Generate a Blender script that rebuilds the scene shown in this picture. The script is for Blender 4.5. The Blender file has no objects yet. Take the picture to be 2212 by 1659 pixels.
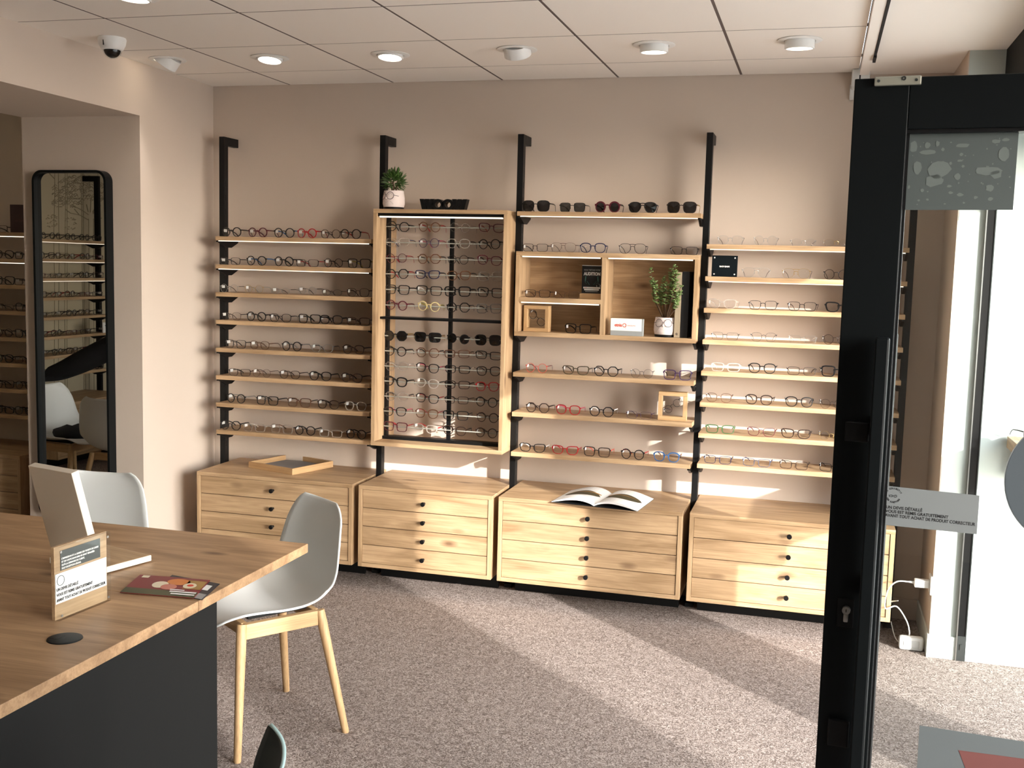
import bpy, bmesh, math, random
from mathutils import Vector, Matrix
random.seed(7)
SC = bpy.context.scene
COL = SC.collection
PI = math.pi
R = math.radians
FZ = 2.6                      # ceiling height; the solved camera frame has z = 0 at the ceiling

# ------------------------------------------------------------------ camera
W_PX, H_PX, F_PX = 2212.0, 1659.0, 2347.27
CAM = Vector((2.8168, -5.0857, FZ - 0.9504))
cd = bpy.data.cameras.new('camera'); cam = bpy.data.objects.new('camera', cd); COL.objects.link(cam)
cam.location = CAM
cam.rotation_euler = (R(83.862), R(-1.455), R(15.749))
cd.sensor_width = 36.0; cd.lens = F_PX / W_PX * 36.0; cd.clip_start = 0.02; cd.clip_end = 200
SC.camera = cam
RM = cam.rotation_euler.to_matrix()
def ray(u, v): return RM @ Vector(((u - W_PX / 2) / F_PX, -(v - H_PX / 2) / F_PX, -1.0))
def onz(u, v, z): d = ray(u, v); return CAM + d * ((z - CAM.z) / d.z)
def ony(u, v, y): d = ray(u, v); return CAM + d * ((y - CAM.y) / d.y)
def onx(u, v, x): d = ray(u, v); return CAM + d * ((x - CAM.x) / d.x)

# ------------------------------------------------------------------ world, sun, exposure
w = bpy.data.worlds.new('world'); SC.world = w; w.use_nodes = True
nt = w.node_tree; nt.nodes.clear()
sky = nt.nodes.new('ShaderNodeTexSky'); sky.sky_type = 'NISHITA'; sky.sun_disc = False
sky.sun_elevation = R(18); sky.sun_rotation = R(132); sky.air_density = 1.0; sky.dust_density = 1.0
bg = nt.nodes.new('ShaderNodeBackground'); bg.inputs['Strength'].default_value = 2.15
wo = nt.nodes.new('ShaderNodeOutputWorld')
bw = nt.nodes.new('ShaderNodeRGBToBW'); tint = nt.nodes.new('ShaderNodeMix'); tint.data_type = 'RGBA'; tint.inputs[0].default_value = .75
nt.links.new(sky.outputs[0], bw.inputs[0]); nt.links.new(sky.outputs[0], tint.inputs[6]); nt.links.new(bw.outputs[0], tint.inputs[7]); nt.links.new(tint.outputs[2], bg.inputs[0]); nt.links.new(bg.outputs[0], wo.inputs[0])
sl = bpy.data.lights.new('sun', 'SUN'); sl.energy = 7.6; sl.angle = R(0.55); sl.color = (1.0, 0.97, 0.925)
sun = bpy.data.objects.new('sun', sl); COL.objects.link(sun)
EL = R(18.0)
SUN_D = Vector((-0.743 * math.cos(EL), 0.669 * math.cos(EL), -math.sin(EL)))
sun.rotation_euler = SUN_D.to_track_quat('-Z', 'Y').to_euler()
sun.location = (8, -9, 6)
SC.view_settings.view_transform = 'Standard'; SC.view_settings.look = 'None'
SC.view_settings.gamma = 1.0; SC.view_settings.use_curve_mapping = False
SC.view_settings.exposure = 0.08
SPOT_W = 9.0
LED_E = 1.8

# ------------------------------------------------------------------ materials
MATS = {}
def srgb(r, g, b):
    f = lambda c: (c / 255 / 12.92) if c / 255 <= .04045 else ((c / 255 + .055) / 1.055) ** 2.4
    return (f(r), f(g), f(b), 1.0)
def newmat(name):
    m = bpy.data.materials.new(name); m.use_nodes = True; MATS[name] = m
    return m, m.node_tree, m.node_tree.nodes['Principled BSDF']
def plain(name, col, rough=.5, metal=0.0, spec=.5, bump=0.0, bscale=80.0):
    if name in MATS: return MATS[name]
    m, t, p = newmat(name)
    p.inputs['Base Color'].default_value = col; p.inputs['Roughness'].default_value = rough
    p.inputs['Metallic'].default_value = metal; p.inputs['Specular IOR Level'].default_value = spec
    if bump:
        n = t.nodes.new('ShaderNodeTexNoise'); n.inputs['Scale'].default_value = bscale; n.inputs['Detail'].default_value = 3
        tc = t.nodes.new('ShaderNodeTexCoord'); t.links.new(tc.outputs['Object'], n.inputs['Vector'])
        b = t.nodes.new('ShaderNodeBump'); b.inputs['Strength'].default_value = bump; b.inputs['Distance'].default_value = .01
        t.links.new(n.outputs['Fac'], b.inputs['Height']); t.links.new(b.outputs[0], p.inputs['Normal'])
    return m
def wood(name, axis, light, dark, knots=True, rough=.45):
    m, t, p = newmat(name); N = t.nodes.new; L = t.links.new
    tc = N('ShaderNodeTexCoord'); oi = N('ShaderNodeObjectInfo')
    mul = N('ShaderNodeVectorMath'); mul.operation = 'SCALE'; mul.inputs[0].default_value = (13.0, 7.0, 17.0)
    L(oi.outputs['Random'], mul.inputs['Scale'])
    add = N('ShaderNodeVectorMath'); L(tc.outputs['Object'], add.inputs[0]); L(mul.outputs[0], add.inputs[1])
    def mp(al, ac):
        q = N('ShaderNodeMapping'); s = [ac, ac, ac]; s['xyz'.index(axis)] = al
        q.inputs['Scale'].default_value = s; L(add.outputs[0], q.inputs['Vector']); return q
    n1 = N('ShaderNodeTexNoise'); n1.inputs['Scale'].default_value = 2.0; n1.inputs['Detail'].default_value = 5; n1.inputs['Distortion'].default_value = .9
    L(mp(1.1, 8.0).outputs[0], n1.inputs['Vector'])
    r1 = N('ShaderNodeValToRGB'); r1.color_ramp.elements[0].position = .32; r1.color_ramp.elements[1].position = .66
    r1.color_ramp.elements[0].color = dark; r1.color_ramp.elements[1].color = light
    L(n1.outputs['Fac'], r1.inputs[0])
    n2 = N('ShaderNodeTexNoise'); n2.inputs['Scale'].default_value = 4.0; n2.inputs['Detail'].default_value = 4
    L(mp(1.5, 45.0).outputs[0], n2.inputs['Vector'])
    r2 = N('ShaderNodeValToRGB'); r2.color_ramp.elements[0].position = .3; r2.color_ramp.elements[1].position = .6
    r2.color_ramp.elements[0].color = (.80, .77, .74, 1); r2.color_ramp.elements[1].color = (1, 1, 1, 1)
    L(n2.outputs['Fac'], r2.inputs[0])
    mx = N('ShaderNodeMix'); mx.data_type = 'RGBA'; mx.blend_type = 'MULTIPLY'; mx.inputs[0].default_value = 1.0
    L(r1.outputs[0], mx.inputs[6]); L(r2.outputs[0], mx.inputs[7])
    col = mx.outputs[2]
    if knots:
        v = N('ShaderNodeTexVoronoi'); v.inputs['Scale'].default_value = 1.0
        L(mp(3.4, 8.5).outputs[0], v.inputs['Vector'])
        r3 = N('ShaderNodeValToRGB'); r3.color_ramp.elements[0].position = .04; r3.color_ramp.elements[1].position = .19
        r3.color_ramp.elements[0].color = (1, 1, 1, 1); r3.color_ramp.elements[1].color = (0, 0, 0, 1)
        L(v.outputs['Distance'], r3.inputs[0])
        sep = N('ShaderNodeSeparateColor'); L(v.outputs['Color'], sep.inputs[0])
        gt = N('ShaderNodeMath'); gt.operation = 'GREATER_THAN'; gt.inputs[1].default_value = .45; L(sep.outputs[0], gt.inputs[0])
        ml = N('ShaderNodeMath'); ml.operation = 'MULTIPLY'; L(gt.outputs[0], ml.inputs[0]); L(r3.outputs[0], ml.inputs[1])
        m8 = N('ShaderNodeMath'); m8.operation = 'MULTIPLY'; m8.inputs[1].default_value = .85; L(ml.outputs[0], m8.inputs[0])
        mk = N('ShaderNodeMix'); mk.data_type = 'RGBA'; mk.inputs[7].default_value = (dark[0] * .35, dark[1] * .28, dark[2] * .28, 1)
        L(m8.outputs[0], mk.inputs[0]); L(col, mk.inputs[6]); col = mk.outputs[2]
    L(col, p.inputs['Base Color']); p.inputs['Roughness'].default_value = rough
    p.inputs['Specular IOR Level'].default_value = .35
    bp = N('ShaderNodeBump'); bp.inputs['Strength'].default_value = .12; bp.inputs['Distance'].default_value = .002
    L(n2.outputs['Fac'], bp.inputs['Height']); L(bp.outputs[0], p.inputs['Normal'])
    return m
OL, OD = (.585, .405, .238, 1), (.37, .238, .128, 1)
for a in 'xyz': wood('oak_' + a, a, OL, OD)
for a in 'xyz': wood('oak_plain_' + a, a, OL, OD, knots=False)
for a in 'xyz': wood('beech_' + a, a, (.60, .40, .21, 1), (.50, .31, .15, 1), knots=False)
wood('desk_oak', 'x', (.50, .315, .172, 1), (.29, .170, .088, 1), rough=.42)
def emit(name, col, s):
    if name in MATS: return MATS[name]
    m = bpy.data.materials.new(name); m.use_nodes = True; MATS[name] = m; t = m.node_tree; t.nodes.clear()
    e = t.nodes.new('ShaderNodeEmission'); e.inputs[0].default_value = col; e.inputs[1].default_value = s
    o = t.nodes.new('ShaderNodeOutputMaterial'); t.links.new(e.outputs[0], o.inputs[0]); return m
def clear(name, tint, ior=1.45, gloss_rough=.02, extra=0.0):
    """thin clear sheet: transparent with a fresnel reflection"""
    m = bpy.data.materials.new(name); m.use_nodes = True; MATS[name] = m; t = m.node_tree; t.nodes.clear()
    tr = t.nodes.new('ShaderNodeBsdfTransparent'); tr.inputs[0].default_value = tint
    gl = t.nodes.new('ShaderNodeBsdfGlossy'); gl.inputs['Roughness'].default_value = gloss_rough
    lw = t.nodes.new('ShaderNodeLayerWeight'); lw.inputs['Blend'].default_value = .5; pw_ = t.nodes.new('ShaderNodeMath'); pw_.operation = 'POWER'; pw_.inputs[1].default_value = 5.0
    t.links.new(lw.outputs['Facing'], pw_.inputs[0])
    ma = t.nodes.new('ShaderNodeMath'); ma.operation = 'MULTIPLY_ADD'; r0 = ((ior - 1) / (ior + 1)) ** 2; ma.inputs[1].default_value = 1 - r0; ma.inputs[2].default_value = r0
    t.links.new(pw_.outputs[0], ma.inputs[0]); fac = ma.outputs[0]
    if extra:
        ad = t.nodes.new('ShaderNodeMath'); ad.operation = 'ADD'; ad.inputs[1].default_value = extra; t.links.new(fac, ad.inputs[0]); fac = ad.outputs[0]
    mx = t.nodes.new('ShaderNodeMixShader'); t.links.new(fac, mx.inputs[0]); t.links.new(tr.outputs[0], mx.inputs[1]); t.links.new(gl.outputs[0], mx.inputs[2])
    o = t.nodes.new('ShaderNodeOutputMaterial'); t.links.new(mx.outputs[0], o.inputs[0]); return m
clear('lens_clear', (.93, .93, .93, 1)); clear('lens_dark', (.035, .035, .04, 1), extra=.03)
clear('lens_grey', (.10, .105, .11, 1), extra=.03)
clear('door_glass', (.955, .975, .968, 1), ior=1.5, extra=.01); clear('acrylic_clear', (.95, .96, .96, 1))
plain('wall_paint', srgb(206, 191, 177), .85, bump=.03, bscale=300)
plain('wall_shade', srgb(196, 181, 170), .85, bump=.03, bscale=300)
plain('ceiling_tile', srgb(246, 240, 233), .9, bump=.04, bscale=400)
plain('grid_dark', srgb(26, 23, 23), .9)
plain('grid_rail', srgb(104, 92, 88), .8)
plain('white_paint', srgb(192, 201, 197), .7, bump=.02, bscale=200)
plain('white_trim', srgb(206, 213, 209), .5)
plain('black_metal', (.0055, .0055, .0058, 1), .45, spec=.22)
plain('black_frame', (.0035, .0047, .0052, 1), .42, spec=.16)
plain('charcoal_panel', (.0085, .009, .009, 1), .6, spec=.15)
plain('dark_gap', (.006, .006, .006, 1), .9)
plain('steel', (.42, .42, .40, 1), .35, 1.0)
plain('grey_steel', (.10, .11, .11, 1), .35, .8)
plain('white_plastic', srgb(222, 224, 222), .42)
plain('bright_plastic', srgb(240, 240, 238), .35)
plain('chair_dark', srgb(66, 72, 71), .5); plain('chair_rim_sunlit', srgb(176, 204, 203), .45)  # pale rim colour paints in sunlight catching the dark shell's edge
plain('cream', srgb(214, 203, 186), .55); plain('paper', srgb(238, 238, 235), .6); plain('off_white', srgb(226, 221, 208), .55)
plain('tag_white', srgb(245, 245, 242), .5)
plain('plate_beige', srgb(150, 148, 136), .4, .3)
plain('mural_base', srgb(190, 177, 150), .85); plain('mural_ink', srgb(146, 133, 108), .9)
plain('leaf_a', srgb(66, 96, 40), .45); plain('leaf_b', srgb(110, 134, 74), .45); plain('stem', srgb(96, 74, 52), .8)
plain('pot_white', srgb(226, 212, 206), .6); plain('soil', srgb(42, 32, 26), .95); plain('pot_line', srgb(60, 46, 52), .6); plain('pot_crease', srgb(186, 168, 160), .7)
plain('dark_print', srgb(16, 17, 20), .5); plain('white_print', srgb(238, 238, 234), .6); plain('black_ink', srgb(18, 18, 20), .7)
plain('teal_print', srgb(70, 118, 108), .6); plain('red_print', srgb(214, 72, 48), .6); plain('pale_red_print', srgb(224, 150, 132), .6)
plain('grey_film', srgb(70, 77, 76), .6); plain('grey_film_pale', srgb(94, 101, 98), .6); plain('grey_sticker', srgb(150, 153, 152), .6)
plain('round_sticker', srgb(68, 75, 80), .6); plain('mid_sticker', srgb(94, 100, 101), .6); plain('red_sticker', srgb(110, 66, 62), .6); plain('notice_grey', srgb(114, 118, 118), .6)
plain('fabric_black', (.006, .006, .007, 1), .9, bump=.2, bscale=60); plain('trousers', (.012, .013, .017, 1), .9)
plain('skin', srgb(206, 158, 132), .55); plain('hair', srgb(46, 32, 24), .6)
plain('felt', srgb(150, 148, 148), .95); plain('book_grey', srgb(166, 150, 126), .7); plain('book_black', srgb(14, 13, 14), .6); plain('burgundy', srgb(52, 20, 24), .5)
plain('asphalt', srgb(214, 210, 204), .9)
m, t, p = newmat('mirror_glass'); p.inputs['Base Color'].default_value = (.62, .61, .58, 1); p.inputs['Metallic'].default_value = 1; p.inputs['Roughness'].default_value = .01
# carpet: curly loop pile in warm greys
m, t, p = newmat('carpet'); N = t.nodes.new; L = t.links.new
tc = N('ShaderNodeTexCoord')
n0 = N('ShaderNodeTexNoise'); n0.inputs['Scale'].default_value = 26; n0.inputs['Detail'].default_value = 2; L(tc.outputs['Object'], n0.inputs['Vector'])
n1 = N('ShaderNodeTexNoise'); n1.inputs['Scale'].default_value = 75; n1.inputs['Detail'].default_value = 2.5; n1.inputs['Distortion'].default_value = 2.2; L(tc.outputs['Object'], n1.inputs['Vector'])
rr = N('ShaderNodeValToRGB'); e = rr.color_ramp.elements
e[0].position = .38; e[0].color = srgb(112, 100, 94); e[1].position = .60; e[1].color = srgb(182, 170, 163)
k = e.new(.48); k.color = srgb(140, 128, 121)
L(n1.outputs['Fac'], rr.inputs[0])
r0 = N('ShaderNodeValToRGB'); r0.color_ramp.elements[0].color = (.86, .85, .85, 1); r0.color_ramp.elements[1].color = (1.06, 1.05, 1.04, 1); L(n0.outputs['Fac'], r0.inputs[0])
mx = N('ShaderNodeMix'); mx.data_type = 'RGBA'; mx.blend_type = 'MULTIPLY'; mx.inputs[0].default_value = 1
L(rr.outputs[0], mx.inputs[6]); L(r0.outputs[0], mx.inputs[7]); L(mx.outputs[2], p.inputs['Base Color'])
p.inputs['Roughness'].default_value = .95; p.inputs['Specular IOR Level'].default_value = .1
bp = N('ShaderNodeBump'); bp.inputs['Strength'].default_value = .7; bp.inputs['Distance'].default_value = .006
L(n1.outputs['Fac'], bp.inputs['Height']); L(bp.outputs[0], p.inputs['Normal'])

# ------------------------------------------------------------------ mesh helpers
class MB:
    """collects boxes, tubes and sheets; build() links them as ONE mesh object"""
    def __init__(s): s.v = []; s.f = []
    def add(s, vs, fs, M=None):
        o = len(s.v)
        s.v += [tuple(M @ Vector(q)) if M else tuple(q) for q in vs]
        s.f += [tuple(i + o for i in f) for f in fs]; return s
    def box(s, x0, x1, y0, y1, z0, z1, bev=0.0, M=None):
        if bev <= 0:
            return s.add([(x0, y0, z0), (x1, y0, z0), (x1, y1, z0), (x0, y1, z0), (x0, y0, z1), (x1, y0, z1), (x1, y1, z1), (x0, y1, z1)],
                         [(0, 3, 2, 1), (4, 5, 6, 7), (0, 1, 5, 4), (1, 2, 6, 5), (2, 3, 7, 6), (3, 0, 4, 7)], M)
        bm = bmesh.new(); bmesh.ops.create_cube(bm, size=1)
        for q in bm.verts: q.co = Vector(((x0 + x1) / 2 + q.co.x * (x1 - x0), (y0 + y1) / 2 + q.co.y * (y1 - y0), (z0 + z1) / 2 + q.co.z * (z1 - z0)))
        bmesh.ops.bevel(bm, geom=bm.edges[:], offset=bev, segments=2, affect='EDGES', profile=.5)
        bm.verts.index_update()
        s.add([q.co[:] for q in bm.verts], [[q.index for q in f.verts] for f in bm.faces], M); bm.free(); return s
    def tube(s, pts, rad, n=8, caps=True, M=None, flat=None):
        """sweep; rad is a number or list; flat=(a,b) gives elliptic section scale"""
        pts = [Vector(q) for q in pts]; rings = []; o = []
        up = Vector((0, 0, 1))
        for i, q in enumerate(pts):
            d = (pts[min(i + 1, len(pts) - 1)] - pts[max(i - 1, 0)]).normalized()
            u = up if abs(d.dot(up)) < .95 else Vector((0, 1, 0))
            a = d.cross(u).normalized(); b = a.cross(d).normalized()
            r = rad[i] if isinstance(rad, (list, tuple)) else rad
            fa, fb = flat if flat else (1, 1)
            for k in range(n):
                th = 2 * PI * (k + .5) / n
                o.append(q + a * (math.cos(th) * r * fa) + b * (math.sin(th) * r * fb))
        fs = [(i * n + k, i * n + (k + 1) % n, (i + 1) * n + (k + 1) % n, (i + 1) * n + k) for i in range(len(pts) - 1) for k in range(n)]
        if caps: fs += [tuple(range(n - 1, -1, -1)), tuple((len(pts) - 1) * n + k for k in range(n))]
        return s.add(o, fs, M)
    def lathe(s, prof, n=24, M=None, a0=0, a1=2 * PI):
        o = []; full = abs(a1 - a0 - 2 * PI) < 1e-6
        for r, z in prof:
            for k in range(n): th = a0 + (a1 - a0) * k / (n if full else n - 1); o.append((r * math.cos(th), r * math.sin(th), z))
        fs = []
        for i in range(len(prof) - 1):
            for k in range(n if full else n - 1): fs.append((i * n + k, i * n + (k + 1) % n, (i + 1) * n + (k + 1) % n, (i + 1) * n + k))
        return s.add(o, fs, M)
    def prism(s, poly, h0, h1, M=None):
        """poly in xy, extruded in z from h0 to h1"""
        n = len(poly); o = [(x, y, h0) for x, y in poly] + [(x, y, h1) for x, y in poly]
        fs = [tuple(range(n - 1, -1, -1)), tuple(range(n, 2 * n))] + [(i, (i + 1) % n, n + (i + 1) % n, n + i) for i in range(n)]
        return s.add(o, fs, M)
    def mesh(s, name, mat, smooth=False):
        me = bpy.data.meshes.new(name); me.from_pydata(s.v, [], s.f); me.update()
        bm = bmesh.new(); bm.from_mesh(me); bmesh.ops.recalc_face_normals(bm, faces=bm.faces[:]); bm.to_mesh(me); bm.free()
        me.materials.append(MATS[mat] if isinstance(mat, str) else mat)
        if smooth:
            for f in me.polygons: f.use_smooth = True
            try: me.set_sharp_from_angle(angle=R(40))
            except Exception: pass
        return me
    def build(s, name, mat, parent=None, smooth=False, loc=None):
        ob = bpy.data.objects.new(name, s.mesh(name, mat, smooth)); COL.objects.link(ob)
        if parent: ob.parent = parent
        if loc is not None: ob.location = loc
        return ob
def tag(o, label, cat, group=None, kind=None):
    if label: o['label'] = label
    if cat: o['category'] = cat
    if group: o['group'] = group
    if kind: o['kind'] = kind
    return o
def empty(name, M):
    o = bpy.data.objects.new(name, None); COL.objects.link(o); o.empty_display_size = .05
    o.matrix_world = M if isinstance(M, Matrix) else Matrix.Translation(M); return o
def T(x, y, z): return Matrix.Translation((x, y, z))
def RZ(a): return Matrix.Rotation(a, 4, 'Z')
def RX(a): return Matrix.Rotation(a, 4, 'X')
def RY(a): return Matrix.Rotation(a, 4, 'Y')
def struct(name, mb, mat, parent=None, smooth=False):
    o = mb.build(name, mat, parent, smooth)
    if not parent: o['kind'] = 'structure'
    return o
def inst(name, mesh, parent, M=None):
    o = bpy.data.objects.new(name, mesh); COL.objects.link(o); o.parent = parent
    if M: o.matrix_local = M
    return o
def smooth(pts, n=6):
    P_ = [Vector(q) for q in pts]; o = []
    for i in range(len(P_) - 1):
        a, b, c, d = P_[max(0, i - 1)], P_[i], P_[i + 1], P_[min(len(P_) - 1, i + 2)]
        for k in range(n):
            f = k / n; o.append(.5 * ((2 * b) + (c - a) * f + (2 * a - 5 * b + 4 * c - d) * f * f + (3 * b - a - 3 * c + d) * f ** 3))
    return o + [P_[-1]]
def text_mesh(body, size, depth=.0004, bold=0.0, align='LEFT', spacing=1.0, line=1.0):
    c = bpy.data.curves.new('lettering', 'FONT'); c.body = body; c.size = size; c.extrude = depth; c.offset = bold
    c.align_x = align; c.space_character = spacing; c.space_line = line; c.resolution_u = 3
    o = bpy.data.objects.new('lettering', c); COL.objects.link(o)
    dg = bpy.context.evaluated_depsgraph_get(); me = bpy.data.meshes.new_from_object(o.evaluated_get(dg))
    bpy.data.objects.remove(o); bpy.data.curves.remove(c); return me
def text(name, body, size, mat, parent, M, width=None, **kw):
    me = text_mesh(body, size, **kw); me.materials.clear(); me.materials.append(MATS[mat])
    if width:
        xs = [q.co.x for q in me.vertices]; k = width / max(max(xs) - min(xs), 1e-6)
        for q in me.vertices: q.co.x *= k
    o = bpy.data.objects.new(name, me); COL.objects.link(o); o.parent = parent; o.matrix_local = M; return o
FRONT = RX(PI / 2)            # lays lettering into the xz plane, readable from -y

# ------------------------------------------------------------------ the setting
XS = 3.95                     # storefront plane
YB = 0.38                     # shelf wall
XW = -3.10                    # mural wall of the far room
YN = -7.2                     # wall behind the photographer
struct('floor', MB().box(XW - .2, XS + .1, YN - .2, YB + .2, -.1, 0), 'carpet')
struct('ground_outside', MB().box(XS + .1, 30, -25, 15, -.25, -.05), 'asphalt')
struct('wall_back', MB().box(XW - .2, XS + .1, YB, YB + .15, 0, FZ + .1), 'wall_paint')
struct('wall_mural', MB().box(XW - .15, XW, YN, YB, 0, FZ + .1), 'mural_base')
struct('wall_behind', MB().box(XW - .2, XS + .1, YN - .15, YN, 0, FZ + .1), 'wall_paint')
# pier and lintel of the wide opening to the far room (wall line turns slightly, as measured)
def xw(y): return -.455 - .033 * y
pier = MB()
YJ, XF = -.338, -1.135
pier.prism([(XF, YJ), (xw(YJ), YJ), (xw(YB), YB), (XF, YB)], 0, 2.344)
pier.prism([(XF + .03, YN), (xw(YN), YN), (xw(YB), YB), (XF, YB)], 2.344, FZ + .05)
struct('wall_left', pier, 'wall_paint')
struct('baseboard_left', MB().prism([(xw(YJ) - .001, YJ - .012), (xw(YJ) + .012, YJ - .012), (xw(YB) + .012, YB), (xw(YB), YB)], 0, .07), 'white_trim')
struct('baseboard_back', MB().box(2.9, 3.365, YB - .012, YB, 0, .10), 'wall_shade')
# suspended ceiling: dark grid above separate tiles
ceil = struct('ceiling', MB().box(XW, 2.940, YN, YB, FZ + .0168, FZ + .06), 'grid_dark')
TX, TY = .6, .605
xs = sorted([XW] + [TX * i for i in range(-5, 5)] + [2.946]); xs = [q for q in xs if XW - 1e-6 <= q <= 2.947]
ys = sorted([YN] + [TY * i for i in range(-11, 1)] + [YB]); ys = [q for q in ys if YN - 1e-6 <= q <= YB + 1e-6]
tmesh = {}
for i in range(len(xs) - 1):
    for j in range(len(ys) - 1):
        a, b, c, d = xs[i], xs[i + 1], ys[j], ys[j + 1]
        if b < -1.2 and d < -4.5: pass
        g = .0042; key = (round(b - a, 3), round(d - c, 3))
        if key not in tmesh:
            tmesh[key] = MB().box(-(b - a) / 2 + g * 1.4, (b - a) / 2 - g * 1.4, -(d - c) / 2 + g, (d - c) / 2 - g, 0, .016, .0015).mesh('ceiling_tile', 'ceiling_tile')
        inst('ceiling_tile', tmesh[key], ceil, T((a + b) / 2, (c + d) / 2, FZ))
# dark reveal rails between the tiles
for x in xs[1:-1]: struct('grid_rail', MB().box(x - .0052, x + .0052, YN, YB - .002, FZ + .0008, FZ + .012), 'grid_rail', ceil)
for y in ys[1:-1]: struct('grid_rail', MB().box(XW, 2.944, y - .0036, y + .0036, FZ + .0008, FZ + .012), 'grid_rail', ceil)
# soffit strip beyond the tiles, blind track with its bracket
struct('ceiling_soffit', MB().box(2.985, 3.505, YN, YB, FZ - .012, FZ + .06), 'ceiling_tile')
struct('trim_1', MB().box(2.9445, 2.985, YN, YB, FZ - .03, FZ + .03), 'ceiling_tile')
struct('trim_2', MB().box(3.505, 3.56, YN, YB, FZ - .24, FZ + .05), 'charcoal_panel')
struct('ceiling_window_zone', MB().box(3.56, XS + .1, YN, YB, FZ - .06, FZ + .06), 'white_paint')
tr = empty('blind_track', (2.992, -1.2, FZ - .012))
MB().box(-.006, .004, -3, 1.03, -.022, 0).build('rail', 'grid_dark', tr)
MB().box(-.007, .005, 1.0, 1.12, -.03, -.012).build('end_stop', 'grid_dark', tr)
tag(tr, 'thin grey blind track fixed along the edge of the tiled ceiling', 'track')
br = empty('blind_bracket', (2.955, YB, FZ))
MB().box(-.045, .035, -.10, 0, -.085, -.0, .006).build('plate', 'white_plastic', br)
MB().box(-.05, -.03, -.03, 0, -.13, -.06, .004).build('clip', 'white_plastic', br)
MB().box(-.012, -.006, -.1012, -.099, -.05, -.03).build('slot', 'dark_gap', br)
tag(br, 'white plastic blind bracket in the ceiling corner above the glass door', 'bracket')
# white pier at the right with dark steel upright, skirting
struct('wall_right', MB().box(3.365, XS + .1, -.14, YB, 0, FZ), 'white_paint')
struct('wall_right_reveal', MB().box(3.361, 3.366, -.139, YB, .0, FZ), 'wall_paint')
struct('baseboard_right', MB().box(3.353, 3.474, -.152, -.14, 0, .10).box(3.353, 3.365, -.14, YB, 0, .10).box(3.507, XS, -.152, -.14, 0, .10), 'white_trim')
up = empty('steel_upright', (3.49, -.148, 0))
MB().box(-.016, .016, -.006, .008, .11, FZ - .24).build('channel', 'black_metal', up)
MB().box(-.021, -.016, -.012, .008, 0, FZ - .24).build('flange', 'steel', up); MB().box(.016, .020, -.010, .008, 0, FZ - .24).build('flange', 'grey_steel', up)
MB().box(-.016, .016, -.010, .008, 0, .11).box(-.004, .004, -.014, -.010, .05, .075).build('foot_plate', 'grey_steel', up)
tag(up, 'dark grey steel upright set into the white sunlit pier', 'upright')
# storefront: columns, header, frames (seen only by its light)
st = MB().box(XS, XS + .12, YN, YB, 2.24, FZ + .1).box(XS, XS + .12, -2.0, -1.46, 0, 2.24).box(XS, XS + .12, -.14, YB, 0, 2.24)
st.box(XS, XS + .12, YN, -4.70, 0, 2.24).box(XS, XS + .12, -4.35, -3.95, 0, 2.24)
struct('wall_storefront', st, 'white_paint')
struct('window_1', MB().box(XS + .02, XS + .08, -1.46, -.14, 0, .08).box(XS + .02, XS + .08, -1.46, -.14, 2.18, 2.24), 'black_frame')
struct('window_2', MB().box(XS + .02, XS + .08, -2.84, -2.0, 0, .08).box(XS + .02, XS + .08, -3.06, -2.84, 0, 2.24).box(XS + .02, XS + .08, -2.84, -2.0, 2.18, 2.24), 'black_frame')
struct('sun_blocker_a', MB().box(15.1, 15.4, -14.45, -13.08, -.05, 8.5), 'wall_shade')  # unseen slab added to keep the sun out of the doorway
struct('sun_blocker_b', MB().box(15.1, 15.4, -40, -14.85, -.05, 8.5), 'wall_shade')  # second added sun blocker; the gap between them lets a sliver through

# ------------------------------------------------------------------ ceiling fittings
def downlight(px, py, az, tilt, label, drop, energy, spot=62, aim=None):
    q = onz(px, py, FZ); t = empty('downlight', (q.x, q.y, FZ))
    MB().lathe([(.062, -.0005), (.088, -.0005), (.090, -.003), (.084, -.006), (.064, -.006), (.062, -.004)], 32).build('trim_ring', 'bright_plastic', t, True)
    M = RZ(az) @ RY(tilt)
    h = MB().lathe([(.0005, .02), (.060, .02), (.060, -drop), (.058, -drop - .002), (.053, -drop - .002), (.050, -drop + .006), (.05, .0)], 28, M).build('housing', 'bright_plastic', t, True)
    MB().lathe([(.0005, -drop + (.004 if abs(tilt) < R(20) else .03)), (.051, -drop + (.004 if abs(tilt) < R(20) else .03))], 28, M).build('diffuser', 'lamp_on', h)
    ld = bpy.data.lights.new('downlight_lamp', 'SPOT'); ld.energy = energy; ld.spot_size = R(spot); ld.spot_blend = .75; ld.shadow_soft_size = .04
    ld.color = (1.0, .94, .86)
    lo = bpy.data.objects.new('lamp', ld); COL.objects.link(lo); lo.parent = t
    lo.matrix_local = (M if aim is None else RZ(az) @ RY(aim)) @ T(0, 0, -drop - .012)
    tag(t, label, 'downlight', 'ceiling downlights'); return t
emit('lamp_on', (1.0, .86, .66, 1), 14.0)
BK = PI / 2                   # azimuth whose tilt leans the beam: RY(+t) after RZ(az) turns -z towards -(az)
downlight(583, 124, -BK, R(-9), 'lit recessed downlight in the tile before the corner shelf bay', .014, SPOT_W, 104)
downlight(843, 117, -BK, R(-7), 'lit recessed downlight above the tall oak display case', .016, SPOT_W, 104)
downlight(1117, 106, -BK, R(33), 'recessed downlight swivelled to the wall above the sunglasses shelf', .028, SPOT_W)
downlight(1413, 96, -BK, R(3), 'half tilted downlight over the bay of the oak cubby unit', .032, SPOT_W, 100)
downlight(1728, 86, -BK, R(4), 'half tilted downlight in the last tile by the blind track', .034, SPOT_W, 100)
downlight(362, 128, R(5), R(36), 'downlight swivelled to the pier beside the dome camera', .03, SPOT_W * .8, 46, R(15))
downlight(290, -8, 0, R(3), 'large lit downlight above the oak desk', .012, SPOT_W, 100)
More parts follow.
